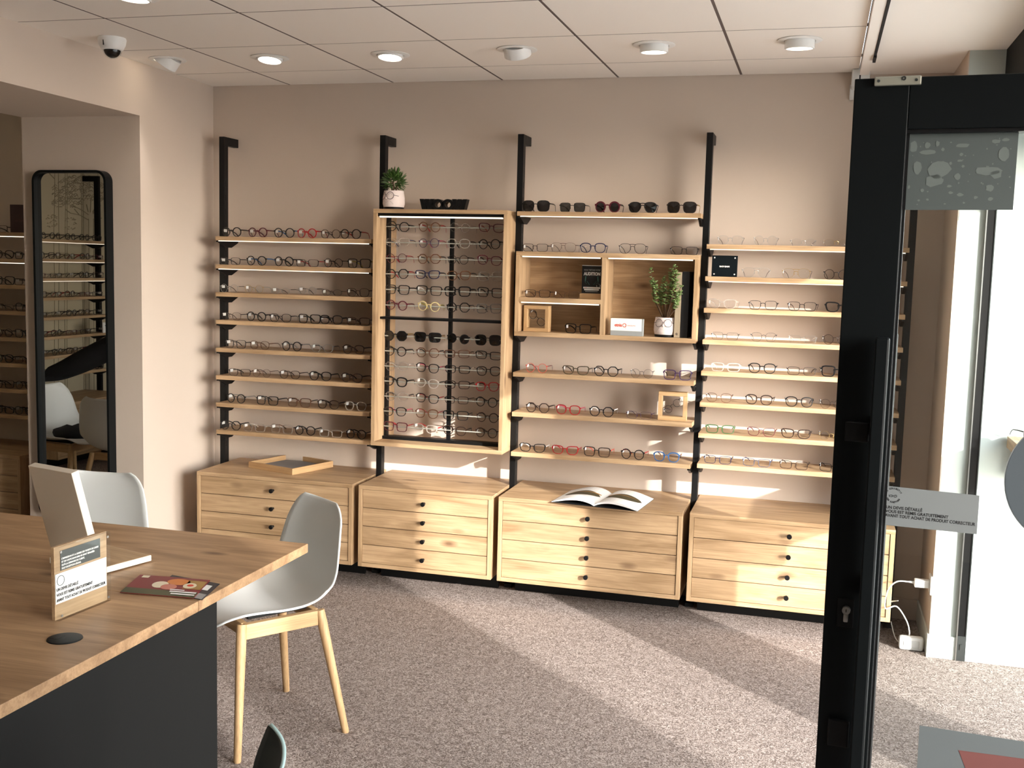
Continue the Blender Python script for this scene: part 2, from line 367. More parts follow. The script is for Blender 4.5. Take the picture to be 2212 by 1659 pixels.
for (x, y, k_, nme) in ((1.48, -2.6, .5, 'flush lit downlight above the open floor by the desk corner'), (2.0, -4.2, .5, 'flush lit downlight inside the shop entrance'), (.2, -4.4, .35, 'flush lit downlight over the staff side of the desk'),
                        (-1.9, -.35, .16, 'flush lit downlight above the far room shelves'), (-2.35, -2.9, .16, 'flush lit downlight above the mural wall shelves'), (2.2, -1.6, .5, 'flush lit downlight over the sunlit carpet')):
    dt = empty('downlight', (x, y, FZ))
    MB().lathe([(.060, -.0005), (.088, -.0005), (.090, -.003), (.060, -.006)], 24).build('trim_ring', 'bright_plastic', dt, True)
    MB().lathe([(.0005, -.003), (.058, -.003)], 24).build('diffuser', 'lamp_on', dt)
    ld = bpy.data.lights.new('downlight_lamp', 'SPOT'); ld.energy = SPOT_W * k_; ld.spot_size = R(110); ld.spot_blend = .8; ld.shadow_soft_size = .05; ld.color = (1.0, .94, .86)
    lo = bpy.data.objects.new('lamp', ld); COL.objects.link(lo); lo.parent = dt; lo.location = (0, 0, -.012)
    tag(dt, nme, 'downlight', 'flush downlights over the room')
q = onz(242, 82, FZ); dc = empty('dome_camera', (q.x, q.y, FZ))
MB().lathe([(.0005, 0), (.058, 0), (.060, -.008), (.056, -.03), (.046, -.05), (.040, -.053), (.0005, -.053)], 32).build('housing', 'bright_plastic', dc, True)
MB().lathe([(.036 * math.cos(a), -.05 - .036 * math.sin(a)) for a in [R(d) for d in (0, 15, 30, 45, 60, 75, 89)]], 28).build('dome', plain('dome_black', (.004, .004, .005, 1), .08, spec=.3), dc, True)
MB().lathe([(.0405 * math.cos(a), -.05 - .0405 * math.sin(a)) for a in [R(d) for d in (0, 15, 30, 45, 60, 75, 89)]], 28).build('cover', 'acrylic_clear', dc, True)
MB().box(-.004, -.001, -.0595, -.0545, -.04, -.018).build('seam', 'grid_dark', dc)
tag(dc, 'white dome security camera with black dome on the ceiling', 'camera')

# ------------------------------------------------------------------ wall shelving system (local frame: x along wall, y into wall)
Y_POST, Y_SH, Y_CASE, Y_CAB = .229, .135, .081, -.072
PW = .0306
BASE = Matrix.Identity(4)
emit('led', (1.0, .88, .70, 1), LED_E)
def post(M, x, label, group=None):
    t = empty('shelf_post', M @ T(x, Y_POST, 0))
    MB().box(0, PW, 0, .042, .012, 2.31, .0015).build('upright', 'black_metal', t)
    MB().box(0, PW, .042, YB - Y_POST, 2.265, 2.31, .0015).build('wall_arm', 'black_metal', t)
    MB().box(-.004, PW + .004, -.03, .075, 0, .018).build('foot', 'black_metal', t)
    s = MB()
    for k in range(20): s.box(PW - .0004, PW + .0006, .012, .018, .62 + k * .075, .65 + k * .075)
    s.build('slots', 'dark_gap', t)['kind'] = 'stuff'
    return tag(t, label, 'post', group or 'black shelf posts')
brk = {}
def shelf(M, x0, x1, z, label, group, led=True, th=.022):
    L_ = x1 - x0 - .002
    t = empty('wall_shelf', M @ T(x0 + .001, Y_SH, z))
    MB().box(0, L_, 0, .22, -th, 0, .001).build('board', 'oak_plain_x', t)
    for k, xx in enumerate((.002, L_ - .014)):
        if 'b' not in brk:
            brk['b'] = MB().add([(a, y, zz) for a in (0, .012) for y, zz in ((.004, 0), (.215, 0), (.215, -.008), (.145, -.036), (.09, -.036), (.02, -.008), (.004, -.008))],
                                [(0, 1, 2, 3, 4, 5, 6), (13, 12, 11, 10, 9, 8, 7)] + [(i, (i + 1) % 7, 7 + (i + 1) % 7, 7 + i) for i in range(7)]).mesh('bracket', 'black_metal')
        inst('bracket', brk['b'], t, T(xx, 0, -th))
    if led: MB().box(.016, L_ - .016, .004, .012, -th - .004, -th).build('led_strip', 'led', t)
    return tag(t, label, 'shelf', group)
knob_me = MB().lathe([(.0005, 0), (.006, 0), (.006, .018), (.011, .020), (.0115, .028), (.010, .030), (.0005, .030)], 16, RX(PI / 2)).mesh('knob', 'black_metal', True)
def cabinet(M, x0, x1, label, group='low oak drawer cabinets', z0=.112, z1=.533):
    W_ = x1 - x0; D = YB - Y_CAB - .002; th = .02
    t = empty('drawer_cabinet', M @ T(x0, Y_CAB, 0))
    b = MB().box(0, W_, 0, D, z1 - th, z1, .001).build('top', 'oak_x', t)
    MB().box(0, th, 0, D, z0, z1 - th, .001).build('side_panel', 'oak_plain_z', t)
    MB().box(W_ - th, W_, 0, D, z0, z1 - th, .001).build('side_panel', 'oak_plain_z', t)
    MB().box(th, W_ - th, 0, D, z0, z0 + th, .001).build('bottom_panel', 'oak_plain_x', t)
    MB().box(th, W_ - th, D - .01, D, z0 + th, z1 - th).build('back_panel', 'dark_gap', t)
    h = (z1 - z0 - 2 * th) / 4
    for k in range(4):
        a = z0 + th + k * h
        d = MB().box(th + .002, W_ - th - .002, .004, .024, a + .0018, a + h - .0018, .0006).build('drawer', 'oak_x', t)
        inst('knob', knob_me, d, T(W_ * .5, .004, a + h * .5))
    MB().box(.03, W_ - .03, .24, .26, 0, z0).build('shade_board', 'black_metal', t)  # black board put in for the shade under the cabinet
    return tag(t, label, 'cabinet', group)

# ------------------------------------------------------------------ eyeglasses
def outline(shape, n=22):
    """lens outline, half sizes about 1 (x outwards for the right lens)"""
    o = []
    for i in range(n):
        th = 2 * PI * i / n; c, s = math.cos(th), math.sin(th)
        def sup(a, b, e): return (a * math.copysign(abs(c) ** (2 / e), c), b * math.copysign(abs(s) ** (2 / e), s))
        if shape == 'round': x, z = c * .021, s * .0215
        elif shape == 'oval': x, z = c * .0225, s * .0165
        elif shape == 'panto':
            x, z = sup(.0232, .0205, 2.6); x *= 1 + .10 * (z / .02); 
        elif shape == 'rect': x, z = sup(.0255, .0175, 4.2); x *= 1 + .05 * (z / .0175)
        elif shape == 'square': x, z = sup(.0252, .0208, 4.5); x *= 1 + .07 * (z / .02)
        elif shape == 'hex':
            k = PI / 4; a = (th + PI / 8) % k - k / 2; r = .0228 * math.cos(k / 2) / math.cos(a); x, z = r * c * 1.06, r * s
        elif shape == 'cat':
            x, z = sup(.0250, .0185, 3.0); x *= 1 + .10 * (z / .0185); z += .0045 * max(0, x / .025) ** 2 * (1 if s > 0 else .2)
        elif shape == 'aviator':
            x, z = sup(.0258, .0225, 2.5); x *= 1 + .16 * (z / .0225); x += .0015 * (-z / .02)
        elif shape == 'big': x, z = sup(.0275, .0242, 3.2); x *= 1 + .05 * (z / .024)
        elif shape == 'brow': x, z = sup(.0250, .0195, 3.4); x *= 1 + .12 * (z / .0195)
        else: x, z = c * .021, s * .021
        o.append((x, z))
    return o
GCACHE = {}
def gmesh(shape, style):
    """style: wire / thin / full / thick / brow -> (front mesh maker data, lens, temples, size)"""
    key = (shape, style)
    if key in GCACHE: return GCACHE[key]
    rt, dp = {'wire': (.0011, .0016), 'thin': (.0022, .0028), 'full': (.0034, .0036), 'thick': (.0050, .0042), 'rimless': (.0005, .0008)}[style]
    ol = outline(shape); n = len(ol)
    hx = max(x for x, z in ol) + rt; zmin = min(z for x, z in ol) - rt; zmax = max(z for x, z in ol)
    cx = hx + .0085; zc = -zmin
    fr = MB(); le = []
    for s in (-1, 1):
        vs = []
        for (x, z) in ol:
            l = math.hypot(x, z); k = rt * (1.35 if (style in ('full', 'thick') and z > 0) else 1.0)
            xo, zo = x * (1 + k / l), z * (1 + k / l)
            wrap = lambda xx: .006 * ((cx + xx) / .06) ** 2
            for (a, b, yy) in ((x, z, -dp / 2), (xo, zo, -dp / 2), (xo, zo, dp / 2), (x, z, dp / 2)):
                vs.append((s * (cx + a), yy + wrap(a), zc + b))
        fs = []
        for i in range(n):
            j = (i + 1) % n
            for k in range(4): fs.append((i * 4 + k, j * 4 + k, j * 4 + (k + 1) % 4, i * 4 + (k + 1) % 4))
        fr.add(vs, fs)
        lv = [(s * (cx + x), .006 * ((cx + x) / .06) ** 2, zc + z) for x, z in ol] + [(s * cx, .0005, zc)]
        le.append(MB().add(lv, [(i, (i + 1) % n, n) for i in range(n)]))
    zb = zc + zmax * .30; xi = cx - hx + rt * 1.5
    br_r = max(rt * .62, .0011)
    fr.tube([(-xi - .001, 0, zb), (-xi * .5, -.002, zb + .003), (0, -.003, zb + .0042), (xi * .5, -.002, zb + .003), (xi + .001, 0, zb)], br_r, 6)
    if shape == 'aviator': fr.tube([(-cx * .45, 0, zc + zmax * .86), (0, -.002, zc + zmax * .92), (cx * .45, 0, zc + zmax * .86)], br_r, 6)
    hw = cx + hx + .0035; zh = zc + zmax * .52
    wy = .006 * ((cx + hx) / .06) ** 2
    tt = []
    th = {'wire': .0016, 'thin': .0024, 'full': .0032, 'thick': .0042, 'rimless': .0013}[style]
    for s in (-1, 1):
        fr.box(min(s * (cx + hx - .003), s * hw), max(s * (cx + hx - .003), s * hw), wy - dp / 2, wy + .005, zh - th, zh + th)
        tip = min(zh, .034)
        pts = [(s * (hw - .0012), wy + .003, zh), (s * (hw + .001), .05, zh), (s * (hw - .004), .092, zh - .003), (s * (hw - .011), .118, zh - tip * .42), (s * (hw - .017), .138, zh - tip + th)]
        tt.append(MB().tube(pts, [th, th * .9, th * .85, th * 1.05, th * .9], 6, flat=(.45, 1.0)))
        # nose pad
        fr.tube([(s * (xi + .0005), .001, zc + zmax * .05), (s * (xi - .002), .006, zc - .001), (s * (xi - .0015), .007, zc - .006)], .0012, 5)
    tg = MB().box(-hw + .0030, -hw + .0040, wy + .012, wy + .040, zh - .011, zh + .004)
    tg.box(-hw + .0026, -hw + .0044, wy + .010, wy + .013, zh - .003, zh + .0045)
    GCACHE[key] = dict(fr=fr, le=le, tt=tt, tg=tg, w=2 * hw, h=zc + zmax + rt, zb=zb, m={})
    return GCACHE[key]
COLOURS = {
 'black': (14, 13, 14), 'dark brown': (44, 30, 24), 'brown': (92, 62, 44), 'tortoiseshell': (104, 66, 40), 'gunmetal': (74, 72, 72),
 'silver': (176, 174, 170), 'gold': (196, 164, 104), 'red': (168, 30, 34), 'burgundy': (86, 24, 38), 'navy': (24, 30, 66), 'blue': (40, 96, 156),
 'purple': (66, 44, 84), 'coral': (210, 92, 76), 'clear': (206, 196, 186), 'smoky clear': (152, 138, 128), 'cream': (226, 208, 150), 'green': (52, 86, 48),
 'olive': (70, 62, 44), 'grey': (112, 106, 102), 'white': (220, 216, 210), 'pink': (196, 90, 108), 'yellow': (190, 172, 70), 'grey blue': (72, 80, 102)}
METAL = ('silver', 'gold', 'gunmetal')
def gmat(c):
    if 'clear' in c and 'frame_' + c.replace(' ', '_') not in MATS:
        m = plain('frame_' + c.replace(' ', '_'), srgb(*COLOURS[c]), .2); m.node_tree.nodes['Principled BSDF'].inputs['Alpha'].default_value = .34; return m
    return plain('frame_' + c.replace(' ', '_'), srgb(*COLOURS[c]), .32 if c not in METAL else .3, 0.0 if c not in METAL else .7)
SHAPEWORD = {'round': 'round', 'oval': 'oval', 'panto': 'softly rounded', 'rect': 'rectangular', 'square': 'square', 'hex': 'angular octagonal', 'cat': 'cat-eye', 'aviator': 'aviator', 'big': 'oversized', 'brow': 'browline'}
ORD = ['first', 'second', 'third', 'fourth', 'fifth', 'sixth', 'seventh', 'eighth', 'ninth', 'tenth', 'eleventh', 'twelfth', 'thirteenth']
def glasses(M, shape, style, c1, c2=None, c3=None, label='', group='', sun=None, simple=False, price=True):
    """c1 front, c2 temples"""
    c2 = c2 or c1; g = gmesh(shape, style); t = empty('sunglasses' if sun else 'eyeglasses', M)
    mm = g['m']
    if simple:
        k = ('s', c1)
        if k not in mm:
            a = MB(); a.v = list(g['fr'].v); a.f = list(g['fr'].f)
            for q in g['tt']: a.add(q.v, q.f)
            mm[k] = a.mesh('frame', gmat(c1))
        inst('frame', mm[k], t)
    else:
        k = ('f', c1)
        if k not in mm: mm[k] = g['fr'].mesh('front_frame', gmat(c1))
        inst('front_frame', mm[k], t)
        for s in (0, 1):
            k = ('t', c2, s)
            if k not in mm: mm[k] = g['tt'][s].mesh('temple', gmat(c2), True)
            inst('temple', mm[k], t)
    lm = {None: 'lens_clear', 'dark': 'lens_dark', 'grey': 'lens_grey'}[sun]
    for s in (0, 1):
        k = ('l', lm, s)
        if k not in mm: mm[k] = g['le'][s].mesh('lens', lm)
        inst('lens', mm[k], t)
    if price and not sun:
        if 'tag' not in mm: mm['tag'] = g['tg'].mesh('price_tag', 'tag_white')
        inst('price_tag', mm['tag'], t)
    return tag(t, label, 'sunglasses' if sun else 'glasses', group)
def parse(s):
    """'round full black/blue' -> shape, style, c1, c2"""
    p_ = s.split(' ', 2); c = p_[2].split('/'); return p_[0], p_[1], c[0], (c[1] if len(c) > 1 else c[0])
def colour_words(c1, c2): return c1 if c1 == c2 else c1 + ' and ' + c2
FY = Y_SH + .028              # front of the frames on a shelf
ALL_PX = []
def row(z, specs, where, group, y=FY, M=BASE, simple=False, sun=False, jit=True):
    """specs: list of (pixel x, pixel y guide, 'shape style colours'); distance from the shelf they stand on"""
    for i, (px, py, s) in enumerate(specs):
        sh, sty, c1, c2 = parse(s)
        x = ony(px, py, y).x
        a = R(random.uniform(-7, 5)) if jit else 0
        lab = '%s %s %s, %s' % (colour_words(c1, c2), SHAPEWORD[sh], 'sunglasses' if sun else 'glasses', where % ORD[i])
        glasses(M @ T(x, y, z) @ RZ(a), sh, sty, c1, c2, label=lab, group=group, sun=('grey' if i == 1 else 'dark') if sun else None, simple=simple)

# ------------------------------------------------------------------ main wall: posts, shelves, cabinets
P = [-.3426, .5918, 1.3315, 2.2639, 3.1997]
PN = ['black shelf post standing by the room corner', 'black shelf post between the corner bay and the tall oak case',
      'black shelf post between the tall oak case and the cubby unit', 'black shelf post between the cubby bay and the sign bay',
      'black shelf post at the far end beside the white pier']
for x, n in zip(P, PN): post(BASE, x, n)
CABX = [(-.303, .590), (.6242, 1.3325), (1.3646, 2.2613), (2.2931, 3.2012)]
CN = ['low oak cabinet with the empty wooden tray on top', 'narrow low oak cabinet under the tall display case',
      'low oak cabinet with the open magazine on top', 'low oak cabinet behind the glass door']
for (a, b), n in zip(CABX, CN): cabinet(BASE, a, b, n)
S1 = [FZ - v for v in (.826, .976, 1.125, 1.274, 1.425, 1.575, 1.724, 1.874)]
S4 = [FZ - v for v in (.819, .970, 1.120, 1.270, 1.420, 1.570, 1.720, 1.868)]
for i, z in enumerate(S1): shelf(BASE, P[0] + PW, P[1], z, '%s oak shelf down in the bay next to the room corner' % ORD[i], 'oak shelves of the corner bay', led=i < 2)
for i, z in enumerate(S4): shelf(BASE, P[3] + PW, P[4], z, '%s oak shelf down in the bay of the black sign block' % ORD[i], 'oak shelves of the sign bay', led=i < 2)
S3 = [FZ - v for v in (.6757, 1.4726, 1.6738, 1.8762)]
S3N = ['oak shelf carrying the sunglasses above the cubby unit', 'oak shelf directly under the cubby unit', 'oak shelf with the standing wooden picture frame', 'lowest oak shelf above the open magazine']
for z, n, l in zip(S3, S3N, (True, False, False, False)): shelf(BASE, P[2] + PW, P[3], z, n, 'oak shelves of the cubby bay', led=l)

X4 = lambda X: 460 + X / 3.3515
bay1 = [
 (505, [(133, 'round full black/dark brown'), (322, 'round full burgundy/burgundy'), (514, 'round full black/blue'), (678, 'round full red/red'), (850, 'round thin dark brown/gunmetal'), (995, 'round full black/red')]),
 (565, [(120, 'rect thin gunmetal/dark brown'), (313, 'round full black/blue'), (512, 'round full black/black'), (680, 'rect thin dark brown/red'), (870, 'round thin black/black'), (1055, 'square full black/yellow')]),
 (625, [(115, 'round wire silver/dark brown'), (295, 'round wire gold/silver'), (487, 'oval wire silver/dark brown'), (680, 'round wire silver/dark brown'), (860, 'oval wire gunmetal/brown'), (1050, 'panto thin dark brown/black')]),
 (685, [(130, 'panto wire dark brown/gunmetal'), (312, 'round full black/dark brown'), (487, 'panto thin black/gunmetal'), (695, 'square full black/black'), (855, 'panto full black/black'), (1050, 'rect full dark brown/black')]),
 (745, [(160, 'square thin gunmetal/gunmetal'), (335, 'panto thin brown/brown'), (568, 'round full black/silver'), (790, 'panto thin silver/gunmetal'), (1015, 'panto full dark brown/gunmetal')]),
 (805, [(190, 'rect thin dark brown/black'), (350, 'round wire brown/dark brown'), (553, 'panto thin dark brown/dark brown'), (775, 'panto full black/black'), (1003, 'panto full dark brown/black')]),
 (863, [(165, 'round full black/silver'), (390, 'square full black/black'), (622, 'square full brown/gunmetal'), (833, 'panto full dark brown/black'), (1030, 'panto full clear/brown')]),
 (922, [(125, 'hex full black/black'), (295, 'rect full smoky clear/clear'), (495, 'square full smoky clear/brown'), (665, 'round full black/black'), (850, 'rect thin clear/smoky clear'), (1035, 'round full black/black')])]
for i, (py, L_) in enumerate(bay1):
    row(S1[i], [(X4(x), py, s) for x, s in L_], '%%s from corner, %s shelf of corner bay' % ORD[i], 'glasses on the corner bay shelves')
X8 = lambda X: 1480 + X / 2.86
bay4 = [
 (520, [(278, 'panto wire silver/dark brown'), (497, 'round wire silver/brown'), (732, 'oval rimless silver/dark brown'), (935, 'oval rimless gold/brown'), (1130, 'round wire gold/brown')]),
 (590, [(440, 'aviator wire silver/dark brown'), (685, 'aviator wire gold/dark brown'), (935, 'round thin black/dark brown'), (1160, 'round thin black/black')]),
 (660, [(228, 'cat full clear/clear'), (480, 'brow thin black/black'), (722, 'brow thin black/dark brown'), (965, 'cat thick black/black'), (1190, 'rect full black/black')]),
 (728, [(245, 'rect wire gunmetal/dark brown'), (485, 'panto wire gunmetal/black'), (725, 'rect wire silver/clear'), (930, 'round thin dark brown/gunmetal'), (1160, 'panto wire silver/black')]),
 (795, [(250, 'rect full clear/clear'), (475, 'panto full black/black'), (720, 'rect thin dark brown/dark brown'), (940, 'square thick black/black'), (1160, 'rect full brown/black')]),
 (863, [(208, 'panto thin brown/black'), (455, 'panto full dark brown/black'), (705, 'panto full black/black'), (910, 'round wire dark brown/black'), (1120, 'round thin brown/black')]),
 (930, [(215, 'rect full green/green'), (470, 'cat thin burgundy/burgundy'), (685, 'cat full dark brown/black'), (905, 'round wire gold/dark brown'), (1110, 'rect thin black/black')]),
 (995, [(200, 'rect thin navy/gunmetal'), (440, 'rect thin grey blue/navy'), (672, 'rect thin dark brown/black'), (920, 'rect thin black/black'), (1110, 'rect thin brown/black')])]
for i, (py, L_) in enumerate(bay4):
    row(S4[i], [(X8(x), py, s) for x, s in L_], '%%s past post, %s shelf of sign bay' % ORD[i], 'glasses on the sign bay shelves')
row(S3[0], [(1157, 445, 'big full black/gunmetal'), (1236, 448, 'square thin black/black'), (1312, 448, 'round thick burgundy/black'), (1388, 450, 'aviator full black/black'), (1472, 448, 'big full dark brown/gold')],
    '%s past tall case on sunglasses shelf', 'sunglasses on the top shelf', sun=True)
X6 = lambda X: 1090 + X / 3.385
Z_CUBT, Z_CUBB = FZ - .8712, FZ - 1.2906
row(Z_CUBT, [(X6(222), 540, 'rect thin dark brown/black'), (X6(428), 540, 'aviator wire brown/dark brown'), (X6(645), 540, 'panto full navy/navy'), (X6(935), 540, 'aviator thin dark brown/black'), (X6(1313), 540, 'rect thin black/black')],
    '%s pair along cubby unit top', 'glasses on top of the cubby unit')
X7 = lambda X: 1090 + X / 3.949
row(S3[1], [(X7(270), 795, 'round thin coral/burgundy'), (X7(605), 797, 'cat full olive/dark brown'), (X7(865), 800, 'hex full black/black'), (X7(1170), 805, 'round wire gunmetal/black'), (X7(1475), 808, 'square full purple/black')],
    '%s past tall case, shelf under cubby', 'glasses on the shelf under the cubby')
row(S3[2], [(X7(280), 880, 'hex full dark brown/black'), (X7(540), 885, 'panto full red/pink'), (X7(825), 888, 'hex full black/white'), (X7(1145), 892, 'rect wire purple/purple')],
    '%s past tall case, picture frame shelf', 'glasses beside the standing frame')
row(S3[3], [(X7(235), 965, 'cat full black/white'), (X7(515), 968, 'cat full red/red'), (X7(785), 975, 'square full dark brown/coral'), (X7(1090), 983, 'round full black/red'), (X7(1380), 985, 'panto full blue/tortoiseshell')],
    '%s past tall case, shelf above magazine', 'glasses on the lowest cubby bay shelf')

# ------------------------------------------------------------------ tall display case
cx0, cx1, cz0, cz1 = P[1] + PW, P[2], FZ - 1.8864, FZ - .6742
cs = empty('display_case', (cx0, Y_CASE, cz0)); Wc, Hc, Dc, th = cx1 - cx0, cz1 - cz0, .27, .02
MB().box(0, Wc, 0, Dc, Hc - th, Hc, .001).build('top_board', 'oak_plain_x', cs)
MB().box(0, Wc, 0, Dc, 0, th, .001).build('bottom_board', 'oak_plain_x', cs)
MB().box(0, th, 0, Dc, th, Hc - th, .001).build('side_board', 'oak_z', cs)
MB().box(Wc - th, Wc, 0, Dc, th, Hc - th, .001).build('side_board', 'oak_z', cs)
RY_ = .115                    # rod plane inside the case
for xx in (th + .001, Wc * .52, Wc - th - .017):
    if xx < Wc * .7: MB().box(xx, xx + .015, RY_ + .012, RY_ + .04, th, Hc - th).build('upright', 'black_metal', cs)
MB().box(th, Wc - th, RY_ - .01, RY_ + .04, th, th + .016).build('base_bar', 'black_metal', cs)
MB().box(th, Wc - th, RY_ - .06, RY_ + .045, Hc - (1.221 - .6742) - .012, Hc - (1.221 - .6742), .001).build('middle_bar', 'black_metal', cs)
MB().box(th, Wc - th, .012, .03, Hc - th - .016, Hc - th).build('led_housing', 'black_metal', cs)
MB().box(th + .01, Wc - th - .01, .010, .024, Hc - th - .022, Hc - th - .015).build('led_strip', 'led', cs)
tag(cs, 'tall open oak display case with rods of glasses and black bars', 'display case')
zr = [-.758 - i * (1.163 - .758) / 5 for i in range(6)] + [-1.323 - i * (1.800 - 1.323) / 6 for i in range(7)]
GC = [
 ['hex full black/black', 'round full tortoiseshell/red', 'round wire clear/brown', 'cat full burgundy/red'],
 ['cat thin clear/navy', 'round thin purple/pink', 'panto full clear/black', 'round full black/black'],
 ['round thin burgundy/red', 'hex full tortoiseshell/black', 'round thin black/black', 'panto full burgundy/black'],
 ['hex full black/red', 'cat full navy/black', 'panto full tortoiseshell/black', 'square full smoky clear/grey'],
 ['square full black/black', 'square full black/white', 'square thick black/black', 'square full black/black'],
 ['round full burgundy/burgundy', 'round full cream/yellow', 'hex full black/black', 'square full grey/black'],
 ['hex thick black/gold', 'square thick black/gold', 'round full black/silver', 'big full black/black'],
 ['round full black/black', 'hex full brown/black', 'rect full brown/tortoiseshell', 'rect full black/brown'],
 ['panto full smoky clear/clear', 'panto full black/pink', 'rect full black/clear', 'panto full black/black'],
 ['panto thick black/black', 'panto full clear/black', 'rect full dark brown/black', 'panto full red/black'],
 ['panto full smoky clear/black', 'panto full black/red', 'rect thin black/black', 'round full black/black'],
 ['panto full black/pink', 'panto full tortoiseshell/pink', 'square full black/black', 'round full dark brown/black'],
 ['square full burgundy/red', 'cat full clear/red', 'panto full dark brown/black', 'round full dark brown/black']]
XC = [.711, .880, 1.043, 1.211]
for i, z in enumerate(zr):
    zz = FZ + z
    MB().tube([(th + .002, RY_ + .006, zz - cz0), (Wc - th - .002, RY_ + .006, zz - cz0)], .003, 8).build('rod', 'acrylic_rod' if 'acrylic_rod' in MATS else plain('acrylic_rod', srgb(176, 176, 166), .15), cs)
    for j in range(4):
        sh, sty, c1, c2 = parse(GC[i][j]); g = gmesh(sh, sty)
        sn = 'dark' if i == 6 else None
        lab = '%s %s %s, %s from corner, %s rod of tall case' % (colour_words(c1, c2), SHAPEWORD[sh], 'sunglasses' if sn else 'glasses', ORD[j], ORD[i])
        glasses(T(XC[j] + random.uniform(-.006, .006), Y_CASE + RY_, zz + .0045 - g['zb'] + .0022) @ RZ(R(random.uniform(-5, 5))) @ RY(R(random.uniform(-2, 4))), sh, sty, c1, c2, label=lab, group='glasses on the rods of the tall case', sun=sn)

# ------------------------------------------------------------------ cubby unit with its back panel
ux0, ux1 = P[2] + PW, P[3]; Wu = ux1 - ux0 - .002; Hu = Z_CUBT - Z_CUBB; Du = .22
cu = empty('cubby_unit', (ux0 + .001, Y_SH + .002, Z_CUBB))
MB().box(0, Wu, 0, Du, Hu - .022, Hu, .001).build('top_board', 'oak_plain_x', cu)
MB().box(0, Wu, 0, Du, 0, .022, .001).build('bottom_board', 'oak_plain_x', cu)
MB().box(0, .02, 0, Du, .022, Hu - .022, .001).build('side_board', 'oak_plain_z', cu)
MB().box(Wu - .02, Wu, 0, Du, .022, Hu - .022, .001).build('side_board', 'oak_plain_z', cu)
XD = 1.795 - ux0; ZM = Hu * .46
MB().box(XD, XD + .022, 0, Du - .01, .022, Hu - .022, .001).build('divider', 'oak_plain_z', cu)
MB().box(.02, XD, 0, Du - .01, ZM - .022, ZM, .001).build('middle_board', 'oak_plain_x', cu)
MB().box(.02, Wu - .02, Du - .01, Du, .022, Hu - .022).build('back_panel', 'oak_x', cu)
MB().box(.03, XD - .01, .008, .016, Hu - .028, Hu - .022).build('led_strip', 'led', cu)
MB().box(XD + .03, Wu - .03, .008, .016, Hu - .028, Hu - .022).build('led_strip', 'led', cu)
MB().box(.03, XD - .01, .008, .016, ZM - .028, ZM - .022).build('led_strip', 'led', cu)
inst('bracket', brk['b'], cu, T(.002, 0, 0)); inst('bracket', brk['b'], cu, T(Wu - .014, 0, 0))
tag(cu, 'oak cubby unit with three open compartments holding plant and cards', 'shelf unit')
zf, zm = Z_CUBB + .0222, Z_CUBB + ZM + .0002
row(zm, [(X6(240), 630, 'rect thin dark brown/brown'), (X6(455), 632, 'rect wire brown/brown')], '%s from tall case inside upper cubby', 'glasses in the upper cubby')
row(zf, [(X6(535), 715, 'square full black/black')], '%s pair standing in lower small cubby', 'glasses in the lower cubby')
def square_frame(px0, px1, py, y, z, rot, label, gspec, gl_label, tilt):
    a, b = ony(px0, py, y).x, ony(px1, py, y).x; s = b - a; d = .045; k = s * .14
    t = empty('picture_frame', T((a + b) / 2, y, z) @ RZ(rot))
    h = s / 2
    MB().box(-h, h, 0, d, 0, k, .001).build('frame_side', 'beech_x', t)
    MB().box(-h, h, 0, d, s - k, s, .001).build('frame_side', 'beech_x', t)
    MB().box(-h, -h + k, 0, d, k, s - k, .001).build('frame_side', 'beech_z', t)
    MB().box(h - k, h, 0, d, k, s - k, .001).build('frame_side', 'beech_z', t)
    MB().tube([(-h + k, d * .5, s * .5), (h - k, d * .5, s * .5)], .0008, 5).build('cord', 'acrylic_rod', t)
    tag(t, label, 'frame')
    sh, sty, c1, c2 = parse(gspec); g = gmesh(sh, sty)
    M = T((a + b) / 2, y, z) @ RZ(rot) @ T(0, .012, s / 2) @ RY(tilt) @ Matrix.Scale(.82, 4) @ T(0, 0, -g['h'] / 2)
    glasses(M, sh, sty, c1, c2, label=gl_label, group=None)
square_frame(X6(137), X6(322), 690, Y_SH + .05, zf, R(-4), 'small square beech frame standing in the lower cubby', 'panto thin dark brown/black', 'dark brown rounded glasses hanging tilted in the frame inside the cubby', R(38))
square_frame(X7(1310), X7(1555), 880, Y_SH + .045, S3[2], R(3), 'square beech frame standing on the open shelf in sunlight', 'round thin black/purple', 'black round glasses hanging tilted in the frame on the sunlit shelf', R(-38))
# audition card on wooden foot
q0, q1 = ony(1254, 630, Y_SH + .09), ony(1300, 633, Y_SH + .09)
ca = empty('advert_card', T(q0.x, Y_SH + .075, zm)); Wd = q1.x - q0.x; Hd = .165
MB().box(0, Wd, 0, .045, 0, .027, .001).build('wooden_foot', 'beech_x', ca)
cdx = MB().box(.004, Wd - .002, .020, .0225, .027, Hd).build('card', 'dark_print', ca)
MB().box(.004, Wd - .002, .0195, .0228, Hd - .002, Hd + .001).build('bright_edge', 'white_print', ca)
def cardtext(body, zz, size, mat, width, bold=.0): return text('lettering', body, size, mat, cdx, T(Wd / 2 + .001, .0196, zz) @ FRONT, width=width, bold=bold, align='CENTER', depth=.0002)
cardtext('NOUS TESTONS VOTRE', .139, .011, 'grey_sticker', Wd * .76, .0003)
cardtext('AUDITION', .117, .021, 'white_print', Wd * .78, .0011)
hp = MB()
arc = lambda s: [(Wd / 2 + s * (.030 + .001 * k), .0192, .112 - .010 * k) for k in range(4)] + [(Wd / 2 + s * .025, .0192, .074)]
for s in (-1, 1):
    hp.tube(arc(s), [.0025, .0028, .003, .003, .003], 6, flat=(1, .2)); hp.tube([(Wd / 2 + s * .024, .0192, .088), (Wd / 2 + s * .010, .0192, .070)], [.006, .007], 8, flat=(1, .15))
hp.build('headphones_print', 'teal_print', cdx)
